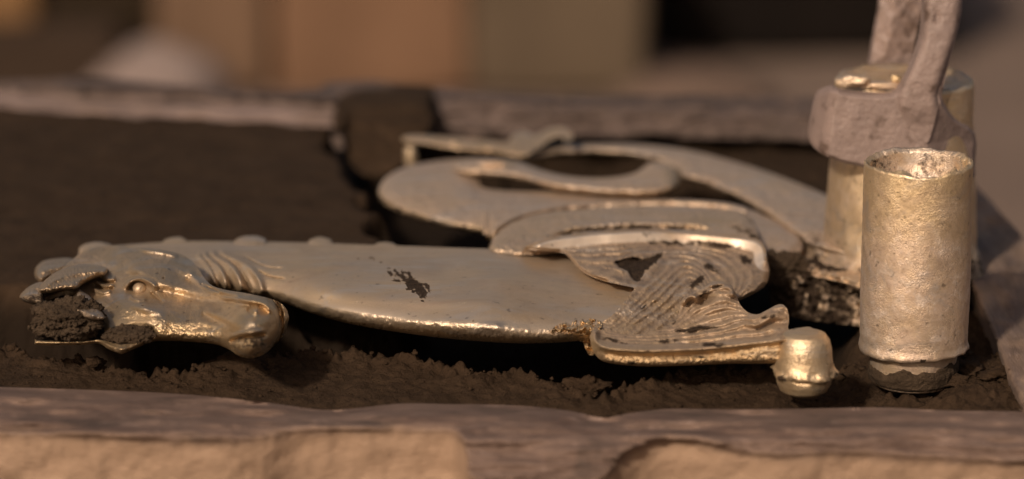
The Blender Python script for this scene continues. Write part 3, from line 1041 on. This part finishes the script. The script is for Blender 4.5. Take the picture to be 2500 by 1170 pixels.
def kd(T, r, h, p):
    n = fbm(p[..., 0] * 500, p[..., 1] * 500, p[..., 2] * 500, 3, 161)
    fl = np.exp(-(h / .0016) ** 2)
    dr = .00006 * n + fl * (.0011 * fbm(p[..., 0] * 330, p[..., 1] * 330, p[..., 2] * 700, 4, 163) + .0009 * vnoise(np.cos(T) * 2, np.sin(T) * 2, 0, 5))
    dz = fl * (.0004 * np.sin(T - .6) * 1.0 + .0006 * fbm(np.cos(T) * 5, np.sin(T) * 5, 0, 3, 165))
    return dr, dz


link_k = lathe('knob', kc, kp, M_GOLD, cast, 150, kd, attrs=lambda T, r, h, P: dict(
    gold=np.full(T.shape, .15), dirt=.55 * np.exp(-((h + .0005) / .0018) ** 2) * (1 + fbm(P[..., 0] * 300, P[..., 1] * 300, P[..., 2] * 300, 3, 7))))


# --- ragged casting fin where the trunk meets the lower fan
def f_flash(U, V):
    n = fbm(U / 7, V / 6, 0, 4, 171)
    z = .0072 * sstep(838, 800, V) + .0004 + .0009 * n + .0012 * sstep(860, 830, V)
    return dict(z=z, gold=np.full_like(U, .95), dirt=.5 * sstep(.2, .7, fbm(U / 9, V / 7, 0, 3, 173)))


shell('casting_flash', [(1345, 812), (1360, 794), (1395, 784), (1440, 778), (1470, 786), (1462, 812), (1450, 830), (1452, 862), (1440, 868), (1428, 850), (1422, 836), (1400, 832), (1362, 830)],
      f_flash, M_GOLD, cast, step=1.8, smooth=3, back=.008)

# --- tail: broad plate, inner loop, outer band, end strip
tm_near = curve([(920, 478), (935, 496), (955, 510), (1000, 529), (1050, 544), (1100, 557), (1150, 566), (1195, 576), (1260, 620), (2000, 650)])
tail_pl = [(1196, 590), (1190, 574), (1150, 566), (1100, 557), (1050, 544), (1000, 529), (955, 510), (933, 494), (924, 474), (928, 452), (944, 432), (972, 415), (1010, 403), (1060, 394), (1110, 389), (1160, 387),
           (1180, 392), (1172, 412), (1168, 440), (1185, 460), (1260, 467), (1340, 468), (1420, 472), (1500, 480), (1600, 486), (1700, 489), (1790, 498), (1850, 518), (1905, 545), (1950, 578), (1960, 600), (1945, 625), (1890, 640), (1500, 630), (1300, 625)]
lineG = [(1192, 582), (1215, 556), (1250, 534), (1300, 517), (1360, 506), (1450, 498), (1560, 493), (1680, 493), (1770, 500), (1820, 512)]


def dome(pl, U, V, a, wd=48):
    D = np.clip(sdf(catmull(pl, 3, True), U, V)[0], 0, None)
    return a * (1 - (1 - np.clip(D / wd, 0, 1)) ** 2)


def f_tail(U, V):
    d = np.clip(tm_near(U) - V, 0, None)
    t = np.clip(d / 24, 0, 1)
    z = .0032 * np.sqrt(np.clip(1 - (1 - t) ** 2, 0, 1)) + .0012 * sstep(15, 80, d)
    z = z + .0018 * ridge(lineG, U, V, 6, False) + dome(tail_pl, U, V, .0022)
    z = z + .0002 * fbm(U / 18, V / 10, 0, 3, 181)
    low = sstep(24, 8, d)
    dirt = .75 * low * sstep(.15, .7, fbm(U / 16, V / 9, 0, 3, 183)) + .5 * ridge([(1178, 436), (1260, 458), (1340, 462)], U, V, 4)
    return dict(z=z, gold=.5 * low, dirt=dirt)


tail = shell('tail', tail_pl, f_tail, M_TAIL, cast, step=2.6, smooth=3, back=.012)

band_pl = [(1194, 606), (1204, 582), (1232, 554), (1280, 531), (1350, 516), (1450, 507), (1600, 503), (1740, 509), (1815, 520), (1838, 545), (1852, 575), (1850, 600), (1700, 600), (1500, 605), (1300, 622), (1220, 618)]
band_top = catmull(band_pl[:10], 4)


def f_band(U, V):
    d, _, _ = pdist(band_top, U, V)
    z = .0082 + dome(band_pl, U, V, .0016, 30) + .0016 * np.sqrt(np.clip(1 - (1 - np.clip(d / 18, 0, 1)) ** 2, 0, 1)) + .0002 * fbm(U / 12, V / 8, 0, 3, 185)
    z = z - .0016 * ridge([(1320, 588), (1400, 566), (1520, 556), (1640, 556), (1760, 562)], U, V, 6)
    k = fbm(U / 20, V / 8, 0, 3, 187)
    dirt = .8 * ridge([(1310, 592), (1400, 568), (1520, 557), (1640, 557), (1760, 563)], U, V, 6) * (1 + .4 * k) + .8 * blob(U, V, 1830, 572, 50, 14, 25) * (1 + .5 * k)
    dirt = np.maximum(dirt, .75 * np.exp(-(d / 3.0) ** 2) * sstep(-.35, .25, k))
    return dict(z=z, gold=.25 + .35 * blob(U, V, 1730, 540, 60, 14), dirt=dirt)


shell('tail_band', band_pl, f_band, M_TAIL, cast, step=2.2, smooth=4, back=.01)

loop_pl = [(1108, 396), (1150, 388), (1210, 388), (1262, 393), (1300, 408), (1352, 424), (1420, 434), (1490, 434), (1545, 424), (1572, 408), (1590, 396), (1625, 398), (1650, 414), (1659, 436), (1656, 456), (1640, 470), (1600, 478), (1540, 479), (1450, 474),
           (1350, 462), (1290, 443), (1230, 432), (1172, 429), (1120, 418)]


def f_loop(U, V):
    dn = np.interp(U, [1170, 1230, 1290, 1350, 1450, 1540, 1600, 1640, 1660], [432, 437, 447, 463, 475, 480, 479, 471, 452]) - V
    t = np.clip(dn / 20, 0, 1)
    z = .0050 + dome(loop_pl, U, V, .0016, 22) + .0030 * np.sqrt(np.clip(1 - (1 - t) ** 2, 0, 1)) + .0002 * fbm(U / 14, V / 8, 0, 3, 191)
    z = z + .0030 * blob(U, V, 1210, 394, 62, 9)
    z = z - .0022 * sstep(1636, 1662, U)
    return dict(z=z, gold=.3 * (1 - t) + .7 * sstep(1600, 1655, U) + .4 * blob(U, V, 1240, 396, 40, 12), dirt=.5 * sstep(.3, .8, fbm(U / 12, V / 6, 0, 3, 193)) * (dn < 14))


shell('tail_loop', loop_pl, f_loop, M_TAIL, cast, step=2.6, smooth=3, back=.008)

outer_pl = [(1255, 376), (1300, 362), (1370, 354), (1445, 352), (1530, 352), (1610, 357), (1700, 371), (1800, 397), (1850, 412), (1880, 422), (1950, 448), (2015, 476), (2110, 530), (2110, 625), (2010, 628), (1975, 600), (1930, 566), (1875, 527), (1800, 484),
            (1725, 452), (1668, 438), (1655, 414), (1600, 393), (1540, 382), (1450, 376), (1370, 378), (1310, 390), (1270, 394)]


def f_outer(U, V):
    dn = np.interp(U, [1255, 1310, 1370, 1450, 1540, 1600, 1668, 1725, 1800, 1875, 1930, 1975, 2110], [396, 391, 379, 377, 383, 394, 438, 453, 485, 528, 567, 601, 640]) - V
    t = np.clip(dn / 16, 0, 1)
    z = .0022 + dome(outer_pl, U, V, .0018, 26) + .0028 * np.sqrt(np.clip(1 - (1 - t) ** 2, 0, 1)) + .0003 * fbm(U / 18, V / 10, 0, 3, 195)
    return dict(z=z, gold=.25 * (1 - t) + .2 * blob(U, V, 1900, 440, 120, 20, 24), dirt=.6 * blob(U, V, 1985, 585, 40, 28) + .55 * (t < .5) * sstep(.1, .6, fbm(U / 14, V / 8, 0, 3, 197)))


shell('tail_outer_band', outer_pl, f_outer, M_TAIL, cast, step=3, smooth=3, back=.008)

strip_pl = [(984, 334), (1020, 330), (1090, 334), (1160, 339), (1235, 346), (1250, 330), (1275, 318), (1305, 330), (1330, 318), (1360, 310), (1386, 314), (1399, 328), (1396, 344), (1380, 347), (1374, 336), (1352, 338), (1330, 352), (1300, 372), (1270, 384), (1200, 372), (1120, 366), (1050, 356), (990, 348)]


def f_strip(U, V):
    dn = np.interp(U, [984, 1050, 1120, 1200, 1270], [349, 358, 368, 374, 386]) - V
    z = .006 + .003 * np.sqrt(np.clip(1 - (1 - np.clip(dn / 16, 0, 1)) ** 2, 0, 1)) + .0003 * fbm(U / 14, V / 6, 0, 3, 199) + .003 * sstep(1300, 1380, U)
    return dict(z=z, gold=.55 + .3 * fbm(U / 20, V / 6, 0, 2, 3), dirt=.0 * U)


shell('tail_tip', strip_pl, f_strip, M_TAIL, cast, step=3, smooth=4, back=.006)

# --- gate plate and runner block towards the rear sprue
gate_pl = [(1842, 545), (1868, 548), (1905, 556), (1950, 585), (1985, 590), (2040, 600), (2100, 610), (2110, 700), (2060, 690), (1990, 676), (1940, 668), (1910, 650), (1885, 615), (1862, 580)]


def f_gate(U, V):
    d, _ = sdf(catmull(gate_pl, 3, True), U, V)
    z = -.001 + .0022 * sstep(0, 14, d) + .0005 * fbm(U / 14, V / 9, 0, 4, 201)
    hole = blob(U, V, 2025, 640, 66, 34, 4)
    k = fbm(U / 12, V / 9, 0, 3, 203)
    return dict(z=z - .0012 * hole, gold=.3 + 0 * U, dirt=1.15 * sstep(.35, .75, hole + .2 * k))


shell('gate_plate', gate_pl, f_gate, M_TAIL, cast, step=2.6, smooth=3, back=.006)


def f_block(U, V):
    n = fbm(U / 11, V / 9, 0, 4, 205)
    d = V - (676 + 4 * vnoise(U / 30, 0 * U, 0, 4))
    z = -.0008 - np.where(d > 0, d * .137 * MM, 0) - .001 * sstep(-8, 4, d) + .0005 * n
    z = z + .0015 * blob(U, V, 1958, 688, 10, 6) + .0012 * blob(U, V, 2060, 690, 9, 6) + .0012 * blob(U, V, 2075, 708, 8, 6)
    return dict(z=z, gold=.3 + .4 * fbm(U / 20, V / 14, 0, 2, 3), dirt=.80 + .25 * fbm(U / 16, V / 13, 0, 3, 207) - .5 * blob(U, V, 1958, 688, 8, 6) - .5 * blob(U, V, 2062, 690, 8, 6) - .5 * blob(U, V, 2076, 708, 8, 6) + .2 * sstep(1960, 1890, U) - .3 * sstep(2060, 2090, U))


shell('runner_block', [(1878, 664), (1960, 666), (2050, 662), (2110, 662), (2112, 800), (2080, 794), (2020, 788), (1960, 780), (1905, 770), (1880, 740)],
      f_block, M_TAIL, cast, step=2.4, smooth=0, back=.012)

# spilled bead of bright brass at the tail tip
for (u, v, r, h) in ((1003, 384, 2.6, 4.2),):
    p = at(u, v, -.004)
    b = lump('brass_bead', p, (r * MM, r * MM, h * MM), M_GOLD, sub=3, amp=.2, freq=1.4, seed=3)
    tag(b, 'tiny bright drop of spilled brass in the sand left of the tail tip', 'brass drop')

# ------------------------------------------------------------------ near sprue
ZB = -.0135
sc_ = at(2227, 934, ZB)
dcam = np.linalg.norm(sc_ - CAM)
mm_px = dcam / FPX


def top_h(u, v, c):
    # height at which the vertical through c is seen at image row v
    dx, dy, dz = rays(u, v)
    t = (c[1] - CAM[1]) / dy
    return CAM[2] + dz * t


HT = float(top_h(2242, 388, sc_)) - ZB
rt, rb = 132 * mm_px * .985, 134 * mm_px
hb_ = .0118
prof = resample([(.0001, .0), (rb * .68, 0), (rb * .71, .0008), (rb * .75, .004), (rb * .80, hb_ - .002), (rb * .83, hb_ - .0006), (rb * .985, hb_), (rb * .995, hb_ + .001), (rb * .97, hb_ + .003), (rb * .985, HT * .4), (rt, HT * .8), (rt * 1.0, HT - .0008), (rt * .985, HT), (rt * .90, HT - .0012),
                 (rt * .88, HT - .0055), (rt * .80, HT - .0098), (rt * .5, HT - .0118), (rt * .25, HT - .0115), (.0001, HT - .011)], .00055)


def sd_(T, r, h, p):
    x, y, z = p[..., 0], p[..., 1], p[..., 2]
    n1 = fbm(x * 900, y * 900, z * 900, 3, 211, .6)
    n2 = fbm(x * 95, y * 95, z * 95, 3, 213)
    skin = sstep(.002, .006, h)
    cup = (h < HT - .0005) & (r < rt * .93) & (h > HT * .6)
    rim = np.exp(-((h - HT) / .0025) ** 2) * (r > rt * .8)
    dr = skin * (.00005 * n1 + .00016 * n2) * np.where(r > rt * .6, 1, 0)
    dr = dr + .0005 * np.exp(-((h - hb_) / .0007) ** 2) * vnoise(np.cos(T) * 6, np.sin(T) * 6, 0, 9)
    dz = rim * (.0010 * fbm(np.cos(T) * 2, np.sin(T) * 2, 0, 4, 217) + .00012 * n1 - .0010 * (np.sin(T) < 0) * np.abs(np.sin(T)))
    dz = dz + cup * (.0004 * n1 + .0016 * fbm(x * 160, y * 160, 0, 3, 219) * (y < .004))
    dz = dz + .0006 * np.exp(-((h - hb_) / .0012) ** 2) * np.sin(T + 2)
    return dr, dz


sprue = empty('pouring_sprue', tuple(sc_), 'rough brass sprue cylinder with a hollow top standing upright in the sand at the right', 'sprue')
body = lathe('cylinder', sc_, prof, M_SPRUE, sprue, 260, sd_, lean=(-.0, 0), attrs=lambda T, r, h, P: dict(
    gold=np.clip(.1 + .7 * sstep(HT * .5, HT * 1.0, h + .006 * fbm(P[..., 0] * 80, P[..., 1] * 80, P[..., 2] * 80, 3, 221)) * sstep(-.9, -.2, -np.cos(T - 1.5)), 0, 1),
    dirt=np.clip(.5 * sstep(.0045, .002, h) + .75 * (np.hypot(P[..., 0] - sc_[0] - .0012, P[..., 1] - sc_[1] + .0178) < .001) * (np.abs(h - hb_ - .0002) < .0011) + .34 * ((r < rt * .9) & (h > HT * .6)) * (1 + .5 * fbm(P[..., 0] * 200, P[..., 1] * 200, 0, 3, 3)), 0, 1)))
# sand packed around the sprue's foot
th = np.linspace(0, 2 * math.pi, 200, endpoint=False)
pf = resample([(rb * .70, .0074), (rb * .80, .0070), (rb * .82, .0045), (rb * .78, .0016), (rb * .70, .0006), (rb * .5, .0006)], .0005)


def cd_(T, r, h, p):
    n = fbm(p[..., 0] * 350, p[..., 1] * 350, p[..., 2] * 350, 4, 231, .6)
    s = .0010 * np.cos(T + .4) + .0012 * fbm(np.cos(T) * 3, np.sin(T) * 3, 0, 4, 233)
    return .0005 * n, s * sstep(.001, .006, h) + .0004 * n


tag(lathe('sand_collar', sc_, pf, M_LUMP, None, 220, cd_), 'ring of dark sand packed round the foot of the near sprue', 'sand')
for k, (u, v, a, b_, c_) in enumerate(((2372, 905, 22, 16, 12), (2440, 915, 32, 18, 14), (2325, 930, 28, 10, 11))):
    p = at(u, v, -.0105)
    o = lump('sand_clod', p, np.array([a * .13, b_ * .2, c_ * .13]) * MM * 1.3, M_SAND, sub=4, amp=.45, freq=1.5, seed=40 + k)
    tag(o, ('small clod of sand just right of the near sprue foot', 'broad clod of sand near the right end of the frame', 'flat clod of sand touching the near sprue foot')[k], 'sand clod')

# ------------------------------------------------------------------ rear sprue, gripped by tongs
rc = at(2196, 636, -.001)
d2 = np.linalg.norm(rc - CAM)
px2 = d2 / FPX
H2 = float(top_h(2208, 190, rc)) - (-.001)
ra, rbm = 166 * px2, 186 * px2
prof2 = resample([(rbm * 1.10, -.004), (rbm * 1.05, .002), (rbm, .006), (rbm * .975, H2 * .3), (ra, H2 * .8), (ra, H2 - .001), (ra * .96, H2), (ra * .90, H2 - .0008), (ra * .84, H2 - .0016), (ra * .6, H2 - .0020), (.0001, H2 - .0024)], .0009)


def rd(T, r, h, p):
    x, y, z = p[..., 0], p[..., 1], p[..., 2]
    n1 = fbm(x * 200, y * 200, z * 200, 4, 241)
    ft = sstep(.012, .0, h)
    return .00014 * n1 + ft * .0016 * fbm(x * 90, y * 90, z * 90, 4, 243), .0006 * n1 * (h > H2 * .9) + 0 * h


rsp = empty('rear_sprue', tuple(rc), 'thick brass sprue standing behind and gripped by the iron tongs', 'sprue')
lathe('cylinder', rc, prof2, M_SPRUE, rsp, 180, rd, attrs=lambda T, r, h, P: dict(
    gold=np.clip(.45 * sstep(0, H2 * .25, h) + .1, 0, 1), dirt=.42 * sstep(.012, .002, h) * (1 + fbm(P[..., 0] * 120, P[..., 1] * 120, P[..., 2] * 120, 3, 5))))
for k, (u, v, a, b_, c_) in enumerate(((2085, 197, 38, 20, 17), (2150, 208, 48, 12, 9), (2188, 193, 12, 8, 11))):
    p = at_y(u, v, rc[1] - ra * .78)
    pp, ff = lump_geo(p, np.array([a, b_ * 1.2, c_]) * px2, sub=4, amp=.22, freq=1.6, seed=60 + k)
    link('metal_lump', pp, ff, M_GOLD if k == 2 else M_SPRUE, rsp, {'gold': np.full(len(pp), .9 if k == 2 else .15)})

# ------------------------------------------------------------------ tongs
yj = rc[1] - ra - .004
tongs = empty('iron_tongs', (rc[0], yj, .02), 'rusty grey iron tongs clamped round the rear sprue, handles rising out of frame', 'tongs')
jaw_pl = [(1996, 236), (2012, 224), (2034, 218), (2060, 226), (2100, 232), (2160, 234), (2195, 224), (2222, 200), (2300, 205), (2299, 232), (2304, 250), (2330, 288), (2380, 326), (2380, 400), (2376, 440), (2330, 470), (2250, 460), (2180, 430), (2105, 408), (2060, 398), (2026, 386), (2000, 372), (1980, 352), (1976, 330), (1984, 280)]


def f_jaw(U, V):
    left = np.interp(V, [218, 300, 390], [2036, 2022, 2012])
    y = yj + 0 * U
    y = y + np.where(U < left, (left - U) * .34 * MM, 0) + .0015 * sstep(12, 0, np.abs(U - left))
    right = np.interp(V, [200, 345, 480], [2312, 2264, 2262])
    y = y + np.where(U > right, (U - right) * .15 * MM, 0)
    d, _ = sdf(catmull(jaw_pl, 4, True), U, V)
    y = y + .0018 * (1 - sstep(0, 8, d))
    y = y - .00022 * fbm(U / 36, V / 36, 0, 4, 251) - .00008 * fbm(U / 6, V / 6, 0, 3, 253)
    return dict(y=y)


shell('front_jaw', jaw_pl, f_jaw, M_IRON, tongs, step=2.6, smooth=3, mode='y', thick=.006)
arm_pl = [(2186, 236), (2204, 214), (2222, 180), (2238, 140), (2250, 95), (2256, 50), (2256, 0), (2256, -160), (2350, -160), (2349, 0), (2344, 50), (2330, 105), (2314, 165), (2302, 215), (2290, 262), (2276, 318), (2262, 350), (2236, 330), (2205, 285)]


def f_arm(U, V):
    cl = np.interp(V, [-160, 0, 50, 100, 170, 236, 350], [2303, 2303, 2300, 2292, 2264, 2240, 2255])
    wd = np.interp(V, [-160, 0, 100, 200, 300], [48, 47, 42, 48, 60])
    e = np.clip(np.abs(U - cl) / wd, 0, 1)
    y = yj - .0030 + .0042 * e ** 5 + .0028 * sstep(250, 330, V) + .006 * sstep(200, -160, V)
    y = y + .0014 * blob(U, V, 2288, 42, 9, 16) - .00022 * fbm(U / 20, V / 20, 0, 4, 261)
    return dict(y=y)


shell('front_handle', arm_pl, f_arm, M_IRON, tongs, step=2.4, smooth=3, mode='y', thick=.009)
yb_ = rc[1] + ra + .001


def f_arm2(U, V):
    left = np.interp(V, [-160, 0, 145], [2160, 2150, 2128])
    right = np.interp(V, [-160, 0, 145], [2262, 2256, 2226])
    k = (U - left) / (right - left)
    y = yb_ + .006 * np.abs(k - .34) - .0005 * fbm(U / 22, V / 26, 0, 4, 271)
    return dict(y=y)


shell('rear_handle', [(2160, -160), (2150, 0), (2140, 70), (2126, 150), (2120, 260), (2240, 260), (2228, 150), (2242, 60), (2256, 0), (2262, -160)], f_arm2, M_IRON, tongs, step=3, smooth=2, mode='y', thick=.008)
# rear jaw: a plate bent round the far side of the sprue
th = np.linspace(R(48), R(120), 40)
jv, jf = [], []
for i, a in enumerate(th):
    for (rr_, hh) in ((ra * 1.03, .052), (ra * 1.03 + .005, .051), (ra * 1.03 + .006, .024), (ra * 1.03, .022)):
        jv.append((rc[0] + rr_ * math.cos(a), rc[1] + rr_ * math.sin(a), hh + .006 * math.sin(a)))
for i in range(len(th) - 1):
    for k in range(4):
        jf.append([i * 4 + k, i * 4 + (k + 1) % 4, (i + 1) * 4 + (k + 1) % 4, (i + 1) * 4 + k])
link('rear_jaw', np.array(jv), jf, M_IRON, tongs, smooth=False)

# ------------------------------------------------------------------ clods of sand
def clod(name, u, v, z, rad, label, seed, amp=.3, sub=5, mat=None, freq=1.7, grains=0):
    c, rad = at(u, v, z), np.array(rad) * MM
    p, f = lump_geo(c, rad, sub=sub, amp=amp, freq=freq, seed=seed, oct_=7, gain=.66)
    vs_, fs_, off = [p], [f], len(p)
    q_ = np.random.RandomState(seed)
    g0, gf = ico(2)
    for k in range(grains):                     # the crumbs it is made of
        b = p[q_.randint(len(p))]
        r = .00012 + abs(q_.normal(0, .00022))
        g = g0 * (1 + .6 * fbm(g0[:, 0] * 1.8 + k, g0[:, 1] * 1.8, g0[:, 2] * 1.8, 2, k))[:, None]
        vs_.append(g * r * q_.uniform(.7, 1.3, 3) + b); fs_.append(gf + off); off += len(g)
    o = link(name, np.concatenate(vs_), np.concatenate(fs_), mat or M_LUMP)
    return tag(o, label, 'sand clod')


clod('sand_clod', 166, 779, .0105, (10.6, 8, 5.8), 'crumbly brown clod of sand stuck under the horse ear at the far left', 3, .26, 6, freq=1.9, grains=900)
clod('sand_clod', 196, 737, .0105, (3.4, 4, 2.2), 'small clod of sand wedged in the ear hole of the horse head', 5, .22, grains=120)
clod('sand_clod', 316, 818, .0065, (7.4, 5, 3.0), 'clod of sand clinging under the cheek of the horse head', 7, .22, grains=220)
clod('sand_clod', 600, 905, -.012, (15, 12, 6.0), 'smooth grey lump of moulding sand under the horse muzzle', 9, .14, 5, M_SAND)
clod('sand_clod', 228, 884, -.006, (2.4, 2.4, 1.8), 'single small crumb of sand on the lip below the horse cheek', 13, .25, 4, M_SAND)
clod('sand_clod', 1905, 655, .0, (9, 9, 6), 'dark sand caked between the ribbed fin and the runner block', 15, .25, 5, grains=120)
clod('sand_clod', 1430, 952, -.0105, (7, 6, 3.4), 'rough clod of sand on the lip below the root of the lower fin', 17, .4, 5, M_SAND)


# raised broken piece of the mould at the rear board
def f_lump(U, V):
    d = V - np.interp(U, [815, 850, 1065], [300, 262, 258])
    z = .0065 + .0005 * fbm(U / 60, V / 20, 0, 3, 281) - np.where(d > 0, np.minimum(d, 60) * .10 * MM + np.clip(d - 60, 0, 999) * .12 * MM, 0)
    z = z - .004 * (1 - sstep(0, 26, pdist(frag_top, U, V)[0]))
    return dict(z=z)


frag_top = catmull([(812, 300), (824, 246), (846, 222), (900, 210), (980, 205), (1050, 208), (1068, 226), (1066, 262)], 3)
tag(shell('mould_fragment', [(812, 300), (824, 246), (846, 222), (900, 210), (980, 205), (1050, 208), (1068, 226), (1066, 262), (1040, 320), (1000, 345), (985, 400), (940, 425), (890, 430), (850, 390), (835, 340)],
          f_lump, M_SAND, None, step=4, smooth=3, zbot=-.03, back=.01), 'raised block of dark moulding sand breaking over the rear board', 'sand block')


# ------------------------------------------------------------------ blurred things behind the flask
def block(name, u0, u1, vtop, vbase, depth, mat, label, cat, rz=0.0, bev=.012, noise=.004):
    """a rough box standing on the ground: its front foot at row vbase, its front top edge at row vtop"""
    pl_, pr = at(u0, vbase, GZ), at(u1, vbase, GZ)
    y0 = pl_[1]
    ht = float(at_y((u0 + u1) / 2, vtop, y0)[2]) - GZ
    wd = pr[0] - pl_[0]
    import bmesh
    bm = bmesh.new()
    bmesh.ops.create_cube(bm, size=1)
    for v in bm.verts:
        v.co = Vector((v.co.x * wd, v.co.y * depth, (v.co.z + .5) * ht))
    bmesh.ops.bevel(bm, geom=bm.edges[:], offset=bev, segments=3, affect='EDGES', profile=.6)
    bmesh.ops.subdivide_edges(bm, edges=bm.edges[:], cuts=3, use_grid_fill=True)
    P = np.array([v.co[:] for v in bm.verts])
    F = [[v.index for v in f.verts] for f in bm.faces]
    bm.free()
    n = np.stack([fbm(P[:, 0] * 12 + k * 9 + u0, P[:, 1] * 12, P[:, 2] * 12, 3, 300 + k) for k in range(3)], -1)
    P = P + noise * n
    c, s = math.cos(R(rz)), math.sin(R(rz))
    Q = np.stack([P[:, 0] * c - P[:, 1] * s, P[:, 0] * s + P[:, 1] * c, P[:, 2]], -1)
    loc = np.array([(pl_[0] + pr[0]) / 2, y0 + depth / 2, GZ])
    o = link(name, Q + loc, F, mat, loc=loc)
    return tag(o, label, cat)


def bm_(name, c, k=.75):
    return plain_mat(name, tuple(q * k for q in c), c, 9, .9, 40, .004, .4, spec=.1)


block('wood_block', 385, 656, -160, 235, .22, bm_('tan_wood', (.125, .077, .049)), 'blurred tan wooden block behind the rear board, left of centre', 'wooden block')
block('brick_block', 660, 1135, -200, 240, .30, bm_('red_clay', (.145, .083, .050)), 'large blurred reddish brown block behind the raised sand', 'block', 2)
block('timber', 1138, 1585, -180, 236, .25, bm_('olive_timber', (.088, .064, .043)), 'blurred olive brown timber in the middle background', 'timber', -1)
block('iron_box', 1592, 2330, -220, 140, .3, bm_('black_iron', (.006, .004, .003)), 'black box in deep blur behind the tongs', 'box')
block('dark_block', 105, 392, -150, 215, .2, bm_('dark_wood', (.020, .013, .007)), 'tall dark brown block in the blurred upper left, beside the tan wooden block', 'wooden block', 0)
block('charred_block', -400, 300, 75, 250, .14, bm_('charred_wood', (.034, .022, .015)), 'low dark block blurred behind the left end of the rear board', 'wooden block', 0)
block('orange_brick', -400, 95, -200, 225, .2, bm_('orange_clay', (.16, .088, .040)), 'orange brown brick at the very top left corner', 'brick')
o = lump('plaster_lump', at(385, 258, GZ), (.066, .05, .055), bm_('plaster', (.20, .155, .14)), sub=4, amp=.16, freq=1.2, seed=90)
tag(o, 'pale blurred lump of plaster behind the left rear board', 'plaster lump')
o = lump('clay_heap', at(1690, 262, GZ), (.075, .06, .037), bm_('dusty_clay', (.12, .082, .063)), sub=4, amp=.16, freq=1.2, seed=91)
tag(o, 'low dusty brown heap in blur right of the centre background', 'heap')

# the bench that carries the flask (below the frame)
import bmesh
bb = bmesh.new()
for (x0, x1, y0, y1, z0, z1) in ((-.34, .19, -.30, .36, -.16, -.121), (-.32, -.26, -.28, -.22, GZ, -.16), (.12, .18, -.28, -.22, GZ, -.16), (-.32, -.26, .28, .34, GZ, -.16), (.12, .18, .28, .34, GZ, -.16)):
    r_ = bmesh.ops.create_cube(bb, size=1)
    for v in r_['verts']:
        v.co = Vector(((x0 + x1) / 2 + v.co.x * (x1 - x0), (y0 + y1) / 2 + v.co.y * (y1 - y0), (z0 + z1) / 2 + v.co.z * (z1 - z0)))
bmesh.ops.bevel(bb, geom=bb.edges[:], offset=.003, segments=2, affect='EDGES')
tag(link('work_bench', [v.co[:] for v in bb.verts], [[v.index for v in f.verts] for f in bb.faces], M_WOOD, smooth=False),
    'plain wooden bench carrying the moulding frame', 'bench')
bb.free()
